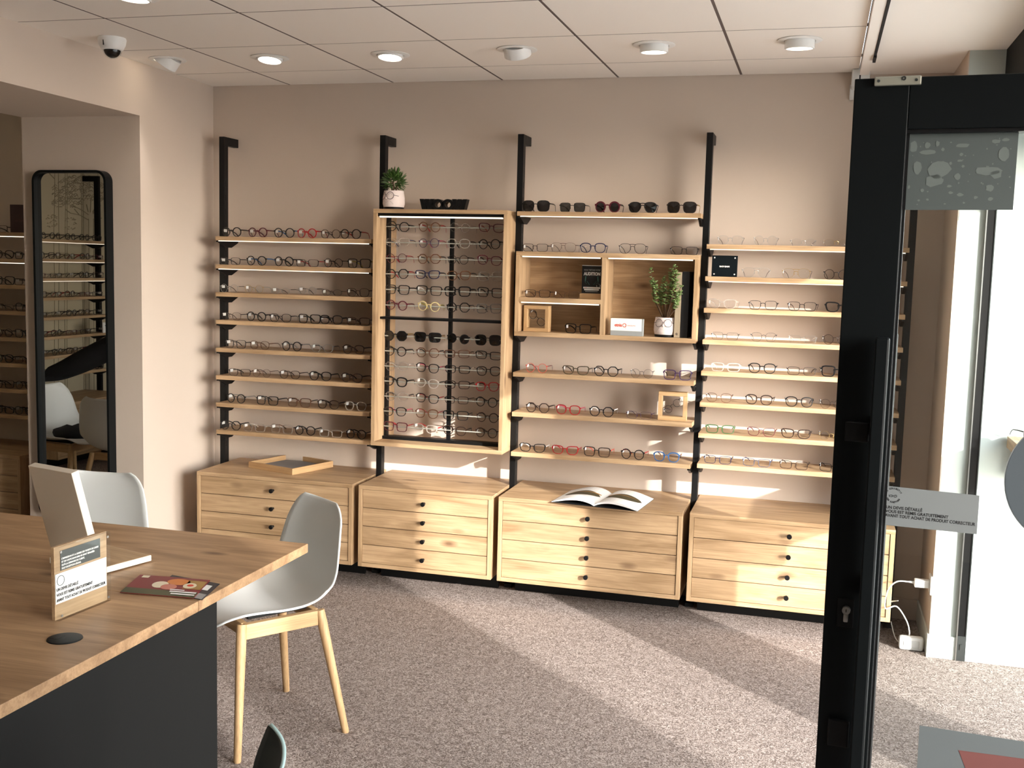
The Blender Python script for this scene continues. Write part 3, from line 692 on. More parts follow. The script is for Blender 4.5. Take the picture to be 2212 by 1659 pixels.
MB().box(.012, Wd - .010, .0192, .0198, .051, .059).box(.017, Wd - .016, .0192, .0198, .0425, .0485).build('text_band', 'white_print', cdx)
MB().box(.023, Wd - .022, .0192, .0198, .0355, .0385).build('text_band', 'grey_sticker', cdx)
MB().tube([(Wd * .82 + .009 * math.cos(a), .0191, .066 + .009 * math.sin(a)) for a in [R(d) for d in range(170, 451, 20)]], .0014, 5, flat=(1, .3)).build('round_mark', 'white_print', cdx)
text('lettering', 'POUR', .0046, 'red_print', cdx, T(.018, .0190, .0532) @ FRONT, bold=.0001, depth=.0001)
tag(ca, 'black AUDITION advert card with green headphones on a wooden foot', 'card')
# etnia block
q0, q1 = ony(1319, 722, Y_SH + .03), ony(1389, 724, Y_SH + .03)
eb = empty('brand_block', T(q0.x, Y_SH + .02, zf) @ RZ(R(-1.5))); We = q1.x - q0.x; He = .083
MB().box(0, We, 0, .03, 0, .0235, .001).box(We - .006, We, .0, .03, .0235, He, .0005).build('grey_base', 'grey_sticker', eb)
MB().box(0, We - .006, 0, .028, .0235, He, .001).build('white_face', 'paper', eb)
text('lettering', 'etnia', .022, 'red_print', eb, T(.020, -.0004, .044) @ FRONT, width=.036, bold=.0006, depth=.0003)
MB().tube([(.069 + .0085 * math.cos(R(a)), -.0004, .0505 + .0085 * math.sin(R(a))) for a in range(0, 361, 20)], .0014, 6, caps=False).tube([(.0755, -.0004, .0395), (.0745, -.0004, .0365)], .0009, 5).build('ring_logo', 'red_print', eb)
text('lettering', 'BARCELONA', .0075, 'pale_red_print', eb, T(.083, -.0004, .0475) @ FRONT, width=.040, depth=.0002)
tag(eb, 'white block with the red etnia BARCELONA logo in the cubby', 'sign')
# books
bk = empty('book', T(ux0 + Wu - .108, Y_SH + .035, zf)); 
MB().box(0, .028, 0, .17, 0, .315, .001).build('cover', 'book_grey', bk)
text('lettering', 'Q', .012, 'black_ink', bk, T(.008, -.0004, .014) @ FRONT, bold=.0006, depth=.0002)
tag(bk, 'tall taupe book standing behind the plant in the cubby', 'book')
bk = empty('book', T(ux0 + Wu - .078, Y_SH + .04, zf)); MB().box(0, .034, 0, .165, 0, .318, .001).build('cover', 'book_black', bk)
MB().box(.003, .031, .002, .166, .3175, .3185).build('pages', 'cream', bk)
tag(bk, 'tall black book standing against the cubby side board', 'book')
# RAY-BAN sign block
z = S4[1]; q0, q1 = ony(1537, 597, Y_SH + .05), ony(1592, 599, Y_SH + .05); Wr = q1.x - q0.x
rb = empty('brand_sign', T(q0.x, Y_SH + .04, z)); Hr = .100
MB().box(0, Wr, .006, .018, 0, Hr, .0008).build('panel', 'dark_print', rb)
MB().box(0, Wr, .0, .006, 0, Hr, .0005).build('acrylic_face', plain('smoke_face', (.006, .009, .011, 1), .2, spec=.25), rb)
for sx in (.012, Wr - .012):
    for sz in (.012, Hr - .011): MB().lathe([(.0005, .003), (.003, .003), (.0035, 0)], 12, T(sx, 0, sz) @ RX(PI / 2)).build('screw', 'bright_plastic', rb, True)
text('lettering', 'RAY-BAN', .0095, 'white_print', rb, T(Wr / 2, -.0006, Hr * .45) @ FRONT, width=.046, bold=.0005, align='CENTER', depth=.0003)
tag(rb, 'square black RAY-BAN sign block with four bright corner screws', 'sign')

# ------------------------------------------------------------------ potted plants, WOOW letters, tray, magazine
def pot(M, k=1.0):
    t = empty('potted_plant', M)
    MB().lathe([(.0005, 0), (.051 * k, 0), (.053 * k, .012 * k)], 32).build('saucer', 'black_metal', t, True)
    pt = MB().lathe([(.052 * k, .012 * k), (.0565 * k, .030 * k), (.0555 * k, .060 * k), (.050 * k, .094 * k), (.047 * k, .094 * k), (.047 * k, .080 * k)], 40).build('pot', 'pot_white', t, True)
    MB().lathe([(.0005, .084 * k), (.0475 * k, .082 * k)], 24).build('soil', 'soil', t)
    def surf(a, zz, off=.0012):      # point on the pot at angle a from its front
        rr = .0555 * k if zz < .06 * k else (.0555 - (.0055) * (zz - .06 * k) / (.034 * k)) * k if k else 0
        rr += off; return (math.sin(a) * rr, -math.cos(a) * rr, zz)
    gl = MB()
    for s in (-1, 1): gl.tube([surf(s * .42 + .34 * math.cos(R(d)), .068 * k + .0185 * k * math.sin(R(d)), .003) for d in range(0, 361, 20)], .0011, 6, caps=False)
    gl.tube([surf(-.08, .070 * k, .003), surf(0, .0725 * k, .004), surf(.08, .070 * k, .003)], .0011, 6)
    for s in (-1, 1): gl.tube([surf(s * .76, .070 * k, .003), surf(s * 1.2, .066 * k, .003)], .0011, 6)
    gl.build('wire_glasses', 'pot_line', pt)
    MB().lathe([(.0072 * k * math.sin(R(d)), -.0072 * k * math.cos(R(d))) for d in range(1, 180, 22)], 14, T(*surf(0, .056 * k, -.001))).build('nose', 'pot_white', pt, True)
    cr = MB().tube([surf(-.26 + .13 * i, .040 * k - .006 * k * (1 - ((i - 2) / 2) ** 2), .0003) for i in range(5)], .0010, 5)
    for s in (-1, 1):
        cr.tube([surf(s * (.30 + .14 * i), .046 * k - .007 * k * i, .0003) for i in range(4)], .0010, 5)
        cr.tube([surf(s * .42 + .2 * math.cos(R(d)), .066 * k + .013 * k * math.sin(R(d)), .0003) for d in range(20, 161, 28)], .0010, 5)
    cr.build('smile_lines', 'pot_crease', pt)['kind'] = 'stuff'
    return t
def leafblob(mb, p_, d, ln, wd, n=6):
    mb.tube([p_, p_ + d * ln * .35, p_ + d * ln * .75, p_ + d * ln], [wd * .45, wd, wd * .9, wd * .25], n, flat=(1, .45))
# bushy succulent on the tall case
q = ony(849, 448, .14); rnd = random.Random(3)
p1 = pot(T(q.x, .15, cz1) @ RZ(R(-22)), 1.0)
stm, lv = MB(), MB()
for k in range(5):
    a = k * 1.3; e_ = Vector((.022 * math.cos(a), .022 * math.sin(a), .14 + .015 * (k % 2))); b_ = Vector((.008 * math.cos(a), .008 * math.sin(a), .083))
    stm.tube([b_, (b_ + e_) / 2 + Vector((.004, 0, 0)), e_], [.004, .0035, .003], 6)
for k in range(330):
    th_, ph = rnd.uniform(0, 2 * PI), math.acos(rnd.uniform(-.85, 1))
    d = Vector((math.sin(ph) * math.cos(th_), math.sin(ph) * math.sin(th_), math.cos(ph) * 1.0 + .25)).normalized()
    c0 = Vector((0, 0, .142)); p_ = c0 + Vector((d.x * .050, d.y * .050, d.z * .048)) * rnd.uniform(.45, 1.0)
    leafblob(lv, p_, (d + Vector((rnd.uniform(-.35, .35), rnd.uniform(-.35, .35), rnd.uniform(-.1, .5)))).normalized(), rnd.uniform(.022, .034), rnd.uniform(.0036, .0050))
stm.build('stem', 'stem', p1, True); f = lv.build('foliage', 'leaf_a', p1, True); f['kind'] = 'stuff'
tag(p1, 'bushy green succulent in a white smiling pot on the tall case', 'plant')
# taller jade-like plant in the cubby
q = ony(1436, 725, .2); p2 = pot(T(q.x, .215, zf) @ RZ(R(-4)), 1.0)
stm, lv = MB(), MB(); rnd = random.Random(11)
tips = [(-.085, .0, .33), (-.06, -.01, .27), (-.02, .0, .29), (.02, -.01, .335), (.045, .01, .345), (.06, 0, .30), (.075, .0, .25), (.0, -.02, .26), (-.04, .01, .24), (.03, -.02, .27), (.07, .01, .22)]
for tx, ty, tz in tips:
    if tx > .03: ty = -.04
    a = Vector((tx * .12, ty * .5, .083)); b = Vector((tx * .75, ty, .083 + (tz - .083) * .40)); c = Vector((tx, ty, tz))
    pts = [a, b, (b + c) / 2 + Vector((0, 0, .008)), c]; stm.tube(pts, [.0035, .003, .0022, .0012], 6)
    for k in range(34):
        s_ = rnd.uniform(.38, 1.02); p_ = b.lerp(c, max(0, (s_ - .38) / .62)); a_ = rnd.uniform(0, 2 * PI)
        d = Vector((math.cos(a_), math.sin(a_), rnd.uniform(0, .6))).normalized()
        leafblob(lv, p_, d, rnd.uniform(.013, .019), rnd.uniform(.0058, .0080))
for (x, zz) in ((-.045, .16), (.025, .14), (.06, .12)): leafblob(lv, Vector((x, -.005, zz)), Vector((.5 if x > 0 else -.7, 0, .5)).normalized(), .03, .008)
stm.build('stem', 'stem', p2, True); f = lv.build('foliage', 'leaf_b', p2, True); f['kind'] = 'stuff'
tag(p2, 'tall small-leaved green plant in a white smiling pot in the cubby', 'plant')
# WOOW
ww = empty('letter_sign', T(ony(906, 450, .15).x, .15, cz1)); xo = 0
Ww = ony(1008, 452, .15).x - ony(906, 450, .15).x
def wletter(x0, w_, h): 
    k = w_ * .26
    return [(x0, h), (x0 + k, h), (x0 + w_ * .30, h * .38), (x0 + w_ * .38, h), (x0 + w_ * .62, h), (x0 + w_ * .70, h * .38), (x0 + w_ - k, h), (x0 + w_, h), (x0 + w_ * .82, 0), (x0 + w_ * .58, 0), (x0 + w_ * .5, h * .5), (x0 + w_ * .42, 0), (x0 + w_ * .18, 0)]
Hw = .056; wl = Ww * .31; ol_ = Ww * .235
S_ = Matrix(((1, 0, 0, 0), (0, 0, 1, 0), (0, 1, 0, 0), (0, 0, 0, 1)))
MB().prism(wletter(0, wl, Hw), 0, .045, S_).build('letter_w', 'black_metal', ww)
MB().prism(wletter(Ww - wl, wl, Hw), 0, .045, S_).build('letter_w', 'black_metal', ww)
for k in range(2):
    c0 = wl * .93 + ol_ * .42 + k * ol_ * .90; ro, ri = ol_ * .52, ol_ * .27; n = 28; vs, fs = [], []
    for i in range(n):
        a = 2 * PI * i / n
        for r_, yy in ((ro, 0), (ro, .045), (ri, .045), (ri, 0)): vs.append((c0 + r_ * math.cos(a), yy, Hw / 2 + r_ * math.sin(a) * Hw / 2 / ro))
    for i in range(n):
        j = (i + 1) % n
        for m_ in range(4): fs.append((i * 4 + m_, i * 4 + (m_ + 1) % 4, j * 4 + (m_ + 1) % 4, j * 4 + m_))
    MB().add(vs, fs).build('letter_o', 'black_metal', ww)
tag(ww, 'thick black standing letters spelling WOOW on the tall case', 'sign')
# wooden tray on the first cabinet
zt = .533
ty_ = empty('tray', T(.095, .225, zt) @ RZ(R(-18)))
MB().box(-.16, .16, -.15, .15, 0, .006).build('base', 'beech_x', ty_); MB().box(-.15, .15, -.14, .14, .006, .009).build('felt_pad', 'felt', ty_)
MB().box(-.165, .165, -.155, -.145, 0, .034, .001).build('rim', 'beech_x', ty_); MB().box(-.165, .165, .145, .155, 0, .034, .001).build('rim', 'beech_x', ty_)
MB().box(-.165, -.155, -.145, .145, 0, .034, .001).build('rim', 'beech_y', ty_); MB().box(.155, .165, -.145, .145, 0, .034, .001).build('rim', 'beech_y', ty_)
tag(ty_, 'empty beech tray with grey felt on the corner cabinet', 'tray')
# open magazine
mg = empty('magazine', T(1.862, .035, zt) @ RZ(R(-6)))
def page(s, w_, d_, lift):
    n = 12; vs = []; fs = []
    for i in range(n + 1):
        u = i / n; zz = .004 + lift * math.sin(PI * min(1, u * 1.02)) ** .8 * (1 - u * .55) + .003 * (1 - u)
        for y_ in (-d_ / 2, d_ / 2): vs.append((s * u * w_, y_, zz)); vs.append((s * u * w_, y_, .001 + (zz - .004) * .72))
    for i in range(n):
        a, b = i * 4, i * 4 + 4
        fs += [(a, b, b + 2, a + 2), (a + 1, a + 3, b + 3, b + 1), (a, a + 1, b + 1, b), (a + 2, b + 2, b + 3, a + 3)]
    fs += [(n * 4, n * 4 + 1, n * 4 + 3, n * 4 + 2)]
    f_ = lambda u: .004 + lift * math.sin(PI * min(1, u * 1.02)) ** .8 * (1 - u * .55) + .003 * (1 - u)
    return MB().add(vs, fs), f_
for s in (-1, 1):
    mb, ff = page(s, .212, .30, .036); pg = mb.build('page_block', 'paper', mg)
    pr, pr2 = MB(), MB()
    def strip(dst, f0, f1, u0, u1, off):
        n = 14; vs = []; fs = []
        for i in range(n + 1):
            u = u0 + (u1 - u0) * i / n; k = i / n
            for y_ in (f0(k), f1(k)): vs.append((s * u * .212, y_, ff(u) + off))
        for i in range(n): fs.append((i * 2, i * 2 + 1, i * 2 + 3, i * 2 + 2))
        dst.add(vs, fs)
    strip(pr, lambda k: -.05 * math.sin(PI * k) ** .6 - .005, lambda k: .055 * math.sin(PI * k) ** .6 - .005, .06, .92, .0006)
    strip(pr2, lambda k: .020 - .01 * k, lambda k: .034 - .022 * k, .08, .85, .0010)
    pr.build('photo_print', plain('print_olive', srgb(74, 70, 50), .5), pg); pr2.build('photo_print', plain('print_tan', srgb(176, 128, 70), .5), pg)
MB().box(-.214, .214, -.152, .152, 0, .0012).build('cover', 'dark_print', mg)
tag(mg, 'open magazine lying on the sunlit oak cabinet', 'magazine')

# ------------------------------------------------------------------ desk and what lies on it
DZ = .745
dk = empty('desk', (0, 0, 0))
DX0, DX1 = -.62, 1.272
MB().box(DX0, DX1, -2.597, -1.952, DZ - .029, DZ, .0012).build('table_top', 'desk_oak', dk)
MB().box(DX0, DX1, -3.95, -2.599, DZ - .029, DZ, .0012).build('table_top', 'desk_oak', dk)
MB().box(DX1 - .024, DX1 - .004, -3.93, -2.50, 0, DZ - .029).build('side_panel', 'charcoal_panel', dk)
MB().box(DX0 + .1, DX1 - .024, -2.52, -2.50, 0, DZ - .029).build('back_panel', 'charcoal_panel', dk)
MB().box(DX0 + .1, DX0 + .12, -3.93, -2.52, 0, DZ - .029).build('side_panel', 'charcoal_panel', dk)
q = onz(140, 1380, DZ); gm = MB().lathe([(.0005, .003), (.034, .003), (.040, .002), (.041, 0)], 36, T(q.x, q.y, DZ)).build('cable_grommet', 'black_frame', dk, True)
MB().box(q.x - .03, q.x - .008, q.y - .016, q.y + .012, DZ + .003, DZ + .0036).build('flap', 'black_metal', gm)
tag(dk, 'oak topped desk with black side panel and round cable grommet', 'desk')
# acrylic sign
a, b = onz(131, 1343, DZ), onz(243, 1297, DZ); La = (b - a).length; Ha = onx(122, 1187, a.x).z - DZ
sg = empty('desk_sign', T(a.x - .004, a.y, DZ) @ RZ(math.atan2(b.y - a.y, b.x - a.x)))
MB().box(0, La, 0, .010, 0, Ha, .0006).build('acrylic_front', 'acrylic_clear', sg)
MB().box(0, La, .0125, .0225, 0, Ha, .0006).build('wooden_back', 'oak_plain_x', sg)
pp = MB().box(.001, La - .004, .0106, .0112, Ha * .22, Ha * .63).build('paper_strip', 'paper', sg)
MB().box(.020, La * .86, .0106, .0112, Ha * .66, Ha * .93).build('grey_label', 'grey_film', sg)
for i, (s_, w_) in enumerate((('UN DEVIS DÉTAILLÉ', .40), ('VOUS EST REMIS GRATUITEMENT', .68), ('AVANT TOUT ACHAT DE PRODUIT CORRECTEUR', .93))):
    text('lettering', s_, .010, 'black_ink', pp, T(.004, .0100, Ha * .395 - i * .0135) @ FRONT, width=La * w_, bold=.0002, depth=.0002)
for i, (s_, w_) in enumerate((("L'IMPRESSION ET LA REMISE DES TICKETS DE CAISSE", .70), ('ET DE CARTE BANCAIRE NE SONT RÉALISÉES', .62), ("QU'À LA DEMANDE DU CLIENT,", .43), ('SAUF EXCEPTION LÉGALE.', .36))):
    text('lettering', s_, .006, 'white_print', sg, T(.023, .0100, Ha * .81 - i * .0082) @ FRONT, width=La * w_, bold=.0002, depth=.0002)
MB().tube([(.019 + .0125 * math.cos(R(d)), .0101, Ha * .53 + .0125 * math.sin(R(d))) for d in range(0, 361, 24)], .0008, 5, caps=False).build('ring_logo', 'grey_film_pale', pp)
for sx in (.010, La - .010):
    for sz in (.012, Ha - .012): MB().lathe([(.0005, .0008), (.0035, .0008), (.0035, 0)], 12, T(sx, 0, sz) @ RX(PI / 2)).build('magnet', 'steel', sg)
tag(sg, 'clear acrylic desk sign with white printed paper strip', 'sign')
# tilted table mirror seen from behind
c0 = onz(327, 1214, DZ)
U, V = Vector((-.966, .26, 0)), Vector((.26, .966, 0))
tm = empty('table_mirror', T(c0.x, c0.y, DZ) @ Matrix((( .966, .26, 0, 0), (-.26, .966, 0, 0), (0, 0, 1, 0), (0, 0, 0, 1))))
MB().box(-.215, 0, -.19, 0, .004, .021, .001).build('base', 'off_white', tm)
MB().box(-.212, -.003, -.187, -.003, .021, .0215).build('base_top', 'oak_x', tm)
for (x, y) in ((-.02, -.02), (-.195, -.02), (-.02, -.17), (-.195, -.17)): MB().lathe([(.0005, 0), (.006, 0), (.006, .005)], 10, T(x, y, 0)).build('foot', 'black_metal', tm)
ML = T(-.022, -.155, .0215) @ RX(R(15))
MB().box(-.19, 0, -.024, 0, 0, .300, .0015, ML).build('panel', 'cream', tm)
MB().box(-.182, -.008, 0, .002, .012, .292, 0, ML).build('mirror_face', 'mirror_glass', tm)
tag(tm, 'slanted cream table mirror seen from behind on the desk', 'mirror')
# leaflets
def leaflet(pts, z, label, cols, extra):
    v = [onz(u_, w_, DZ) for u_, w_ in pts]; o = v[0]
    ex = (v[3] - v[0]); ey = (v[1] - v[0])
    t = empty('leaflet', T(o.x, o.y, z)); n = ex.length
    P_ = lambda s_, r_, h: tuple(ex * s_ + ey * r_ + Vector((0, 0, h)))
    MB().add([P_(0, 0, 0), P_(1, 0, 0), P_(1, 1, 0), P_(0, 1, 0), P_(0, 0, .0016), P_(1, 0, .0016), P_(1, 1, .0016), P_(0, 1, .0016)], [(0, 3, 2, 1), (4, 5, 6, 7), (0, 1, 5, 4), (1, 2, 6, 5), (2, 3, 7, 6), (3, 0, 4, 7)]).build('sheet', cols, t)
    for (kind, mat, s0, s1, r0, r1, lay) in extra:
        mb = MB(); h = .0017 + .0003 * lay
        if kind == 'b': mb.add([P_(s0, r0, h), P_(s1, r0, h), P_(s1, r1, h), P_(s0, r1, h)], [(0, 1, 2, 3)])
        else:
            k = 16; mb.add([P_((s0 + s1) / 2 + (s1 - s0) / 2 * math.cos(2 * PI * i / k), (r0 + r1) / 2 + (r1 - r0) / 2 * math.sin(2 * PI * i / k), h) for i in range(k)], [tuple(range(k))])
        mb.build('print_patch', mat, t)
    return tag(t, label, 'leaflet')
for nme, c_ in (('leaf_red', (122, 34, 40)), ('leaf_green', (60, 66, 34)), ('leaf_orange', (206, 122, 48)), ('leaf_cream', (226, 214, 186)), ('leaf_navy', (30, 32, 40)), ('leaf_rose', (196, 120, 104)), ('leaf_tan', (160, 124, 58)), ('leaf_grey', (146, 148, 148))): plain(nme, srgb(*c_), .4)
leaflet([(330, 1276), (372, 1243), (484, 1263), (437, 1297)], DZ + .0002, 'dark navy leaflet lying partly under the colourful one', 'leaf_navy',
        [('b', 'leaf_grey', .45, .98, .02, .30, 0), ('b', 'white_print', .80, .92, .50, .80, 1)])
leaflet([(259, 1282), (303, 1244), (452, 1252), (418, 1295)], DZ + .0026, 'colourful red and green leaflet with a food picture on the desk', 'leaf_red',
        [('b', 'leaf_green', 0, 1, 0, .28, 0), ('e', 'leaf_cream', .30, .52, .36, .72, 1), ('e', 'leaf_orange', .46, .78, .58, .92, 1), ('e', 'leaf_rose', .44, .66, .30, .60, 2), ('b', 'leaf_tan', .74, .99, .42, .88, 1),
         ('e', 'leaf_cream', .72, .90, .44, .74, 2), ('e', 'red_print', .77, .86, .54, .66, 3), ('b', 'white_print', .62, .98, .20, .26, 3), ('b', 'white_print', .66, .98, .09, .15, 3), ('b', 'white_print', .60, .80, .30, .345, 3), ('b', 'leaf_cream', .06, .16, .84, .96, 2)])
q = onz(-22, 1212, DZ); glasses(T(q.x, q.y, DZ) @ RZ(R(150)) @ RX(R(0)), 'rect', 'full', 'black', 'black', label='black rectangular glasses lying on the oak desk', group=None, price=False)

# ------------------------------------------------------------------ shell chairs
PROF = [(.245, .438), (.225, .452), (.17, .462), (.10, .461), (.03, .453), (-.05, .446), (-.115, .450), (-.165, .472), (-.195, .515), (-.207, .57), (-.212, .63), (-.222, .69), (-.238, .745), (-.250, .79)]
def chair(M, shellmat, label, rim=None, group='shell chairs with wooden legs'):
    """faces +y in its own frame, origin on the floor below the seat"""
    t = empty('shell_chair', M); nu, nv = 18, 40; vs, fs = [], []
    def prof(s_):
        k = s_ * (len(PROF) - 1); i = min(int(k), len(PROF) - 2); f_ = k - i
        p0, p1, p2, p3 = [PROF[max(0, min(len(PROF) - 1, i + d))] for d in (-1, 0, 1, 2)]
        cr = lambda a, b, c, d: .5 * ((2 * b) + (-a + c) * f_ + (2 * a - 5 * b + 4 * c - d) * f_ ** 2 + (-a + 3 * b - 3 * c + d) * f_ ** 3)
        return cr(p0[0], p1[0], p2[0], p3[0]), cr(p0[1], p1[1], p2[1], p3[1])
    for j in range(nv + 1):
        s_ = j / nv; y, z = prof(s_)
        y2, z2 = prof(min(1, s_ + .01)); y1, z1 = prof(max(0, s_ - .01)); d = Vector((y2 - y1, z2 - z1)).normalized(); nrm = Vector((d.y, -d.x))   # towards the sitter
        if nrm.x * .5 + nrm.y * .5 < 0: nrm = -nrm
        hw = .205 + .045 * math.sin(PI * min(1, s_ * 1.15)) - .012 * s_
        e0 = .045 / 1.1
        if s_ < .08: hw *= 1 - .16 * (1 - s_ / .08) ** 2
        if s_ > .82: hw *= math.sqrt(max(0, 1 - ((s_ - .82) / .18) ** 2 * .62))
        for i in range(nu + 1):
            u = -1 + 2 * i / nu
            cu_ = (.030 + .045 * math.exp(-((s_ - .52) / .16) ** 2)) * abs(u) ** 2.6
            vs.append((u * hw, y + nrm.x * cu_, z + nrm.y * cu_))
    # thickness
    n0 = len(vs); off = []
    me = MB().add(vs, [(j * (nu + 1) + i, j * (nu + 1) + i + 1, (j + 1) * (nu + 1) + i + 1, (j + 1) * (nu + 1) + i) for j in range(nv) for i in range(nu)]).mesh('shell', shellmat, True)
    sh = bpy.data.objects.new('shell', me); COL.objects.link(sh); sh.parent = t
    sm = sh.modifiers.new('thickness', 'SOLIDIFY'); sm.thickness = .007; sm.offset = 0
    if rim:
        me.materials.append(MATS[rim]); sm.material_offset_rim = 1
    tops = [(.145, .150), (-.145, .150), (-.150, -.140), (.150, -.140)]; feet = [(.2275, .2035), (-.2275, .2035), (-.2275, -.2035), (.2275, -.2035)]
    for (a, b), (c, d) in zip(tops, feet):
        MB().tube([(a, b, .436), (a + (c - a) * .12, b + (d - b) * .12, .385), (c, d, .003), (c, d, 0)], [.0165, .0175, .0125, .0115], 14).build('leg', 'beech_z', t, True)
    MB().box(.135, .160, -.13, .14, .385, .437, .002).build('side_rail', 'beech_y', t); MB().box(-.160, -.135, -.13, .14, .385, .437, .002).build('side_rail', 'beech_y', t)
    MB().box(-.135, .135, .125, .147, .392, .437, .002).build('cross_rail', 'beech_x', t); MB().box(-.135, .135, -.142, -.12, .392, .437, .002).build('cross_rail', 'beech_x', t)
    MB().box(-.11, .11, -.11, .11, .436, .446).build('mounting_plate', 'black_metal', t)
    return tag(t, label, 'chair', group)
def face(dx, dy): return math.atan2(dy, dx) - PI / 2
chair(T(.985, -1.715, 0) @ RZ(face(-.585, -.81)), 'white_plastic', 'white shell chair at the corner of the oak desk')
chair(T(.13, -1.63, 0) @ RZ(face(.12, -1)), 'white_plastic', 'white shell chair behind the table mirror and desk')
chair(T(1.735, -3.545, 0) @ RZ(face(-.90, -.43)), 'chair_dark', 'dark grey chair with pale teal sunlight painted on its edge', rim='chair_rim_sunlit')
chair(T(-1.33, -1.52, 0) @ RZ(face(.05, -1)), 'white_plastic', 'white shell chair beside the person in black')
chair(T(-1.90, -1.72, 0) @ RZ(face(1, .15)), 'white_plastic', 'white shell chair with a folded black coat on its seat')
bgm = MB(); rnd = random.Random(5)
bm = bmesh.new(); bmesh.ops.create_icosphere(bm, subdivisions=3, radius=1)
for v_ in bm.verts: v_.co = Vector((v_.co.x * .15, v_.co.y * .13, max(-.03, v_.co.z * .05 + .012 * math.sin(v_.co.x * 9) * math.cos(v_.co.y * 7))))
bm.verts.index_update(); bgm.add([q.co[:] for q in bm.verts], [[q.index for q in f.verts] for f in bm.faces]); bm.free()
ct = bgm.build('folded_coat', 'fabric_black', None, True, loc=(-1.86, -1.715, .487)); tag(ct, 'folded black coat lying on a white chair seat', 'coat')

# ------------------------------------------------------------------ tall wall mirror on the pier
YM = -.368
mx0, mx1, mz0, mz1 = -1.035, -.602, .30, 2.075
wm = empty('wall_mirror', (0, 0, 0))
def rrect(x0, x1, z0, z1, r, n=8):
    o = []
    for cx_, cz_, a0 in ((x1 - r, z1 - r, 0), (x0 + r, z1 - r, 90), (x0 + r, z0 + r, 180), (x1 - r, z0 + r, 270)):
        for k in range(n + 1): a = R(a0 + 90 * k / n); o.append((cx_ + r * math.cos(a), cz_ + r * math.sin(a)))
    return o
oo, ii = rrect(mx0, mx1, mz0, mz1, .055), rrect(mx0 + .012, mx1 - .012, mz0 + .012, mz1 - .012, .045)
n = len(oo); vs = []
for (x, z), (x2, z2) in zip(oo, ii): vs += [(x, -.395, z), (x, YJ - .001, z), (x2, YM + .004, z2), (x2, -.395, z2)]
MB().add(vs, [(i * 4 + k, ((i + 1) % n) * 4 + k, ((i + 1) % n) * 4 + (k + 1) % 4, i * 4 + (k + 1) % 4) for i in range(n) for k in range(4)]).build('frame', 'black_frame', wm)
MB().add([(x, YM, z) for x, z in ii], [tuple(range(n))]).build('glass', 'mirror_glass', wm)
tag(wm, 'tall mirror with thin rounded black frame hung on the pier', 'mirror')

# ------------------------------------------------------------------ far room: shelving behind the pier and the mural wall
MX = T(-2.345, 0, 0)
for x, nme in ((0, 'black shelf post of the far room bay away from the pier'), (.934, 'black shelf post of the far room hidden by the pier')): post(MX, x, nme, 'far room posts')
for i, z in enumerate(S1):
    shelf(MX, PW, .934, z, '%s oak shelf down in the far room behind the pier' % ORD[i], 'far room oak shelves', led=i < 2)
    for k, px in enumerate((-38, 8, 52) if i else (-60, -5)):
        sh, sty, c1, c2 = parse(['square full black/black', 'panto full black/dark brown', 'rect thin dark brown/black', 'rect wire gunmetal/black', 'square thin black/black', 'panto full dark brown/black', 'round thin dark brown/black', 'rect full black/dark brown'][(i * 3 + k * 2) % 8])
        x = ony(px, 500 + 57 * i, FY).x
        glasses(T(x, FY, z) @ RZ(R(random.uniform(-6, 6))), sh, sty, c1, c2, label='%s %s glasses, %s towards pier, %s far room shelf' % (colour_words(c1, c2), SHAPEWORD[sh], ORD[k], ORD[i]), group='glasses on the far room shelves')
q0 = ony(25, 495, Y_SH + .05)
bb = empty('brand_card', T(q0.x, Y_SH + .04, S1[0])); MB().box(0, .12, 0, .012, 0, .158, .001).build('panel', 'burgundy', bb)
text('lettering', 'HACKETT', .012, plain('dim_print', srgb(92, 60, 58), .6).name, bb, T(.035, -.0005, .062) @ FRONT, width=.06, depth=.0002)
MB().tube([(.055, -.0004, .105), (.066, -.0004, .088)], .0008, 5).tube([(.066, -.0004, .105), (.055, -.0004, .088)], .0008, 5).build('crossed_mark', 'dim_print', bb)
tag(bb, 'dark burgundy brand card standing on the far room top shelf', 'sign')
cabinet(MX, .036, .928, 'low oak cabinet in the far room behind the pier', 'far room cabinets')
MM = T(XW + YB, 0, 0) @ RZ(PI / 2)      # shelving on the mural wall: local x runs along world +y
yA, yB = -3.46, -2.526
for x, nme in ((yA - PW, 'black shelf post on the mural wall near the white note'), (yB, 'black shelf post on the mural wall by the coat chair')): post(MM, x, nme, 'mural wall posts')
sp = ['round full black/black', 'panto thin black/dark brown', 'rect thin burgundy/black', 'round wire gunmetal/black', 'square full dark brown/black', 'round full dark brown/red', 'rect thin black/silver']
for i, z in enumerate(S1):
    shelf(MM, yA, yB, z, '%s oak shelf down on the mural wall' % ORD[i], 'oak shelves on the mural wall', led=i < 3)
    for k in range(5):
        sh, sty, c1, c2 = parse(sp[(i * 2 + k * 3) % 7] if i else 'round full black/black')
        glasses(MM @ T(yA + .10 + .172 * k + random.uniform(-.01, .01), FY, z), sh, sty, c1, c2, label='%s %s glasses, %s along, %s mural wall shelf' % (colour_words(c1, c2), SHAPEWORD[sh], ORD[k], ORD[i]), group='glasses on the mural wall shelves', simple=False, price=i > 0)
cabinet(MM, yA + .01, yB + .0, 'low oak cabinet on the mural wall under the shelves', 'mural wall cabinets')
nb = empty('note_card', MM @ T(yA - .005, Y_SH - .012, S1[5] + .0003)); MB().box(0, .11, 0, .008, 0, .085, .001).build('panel', 'paper', nb); MB().box(.02, .085, -.0006, 0, .055, .062).box(.03, .075, -.0006, 0, .042, .046).build('text_line', 'grey_film', nb)
tag(nb, 'white printed note card standing on the mural wall shelf', 'sign')
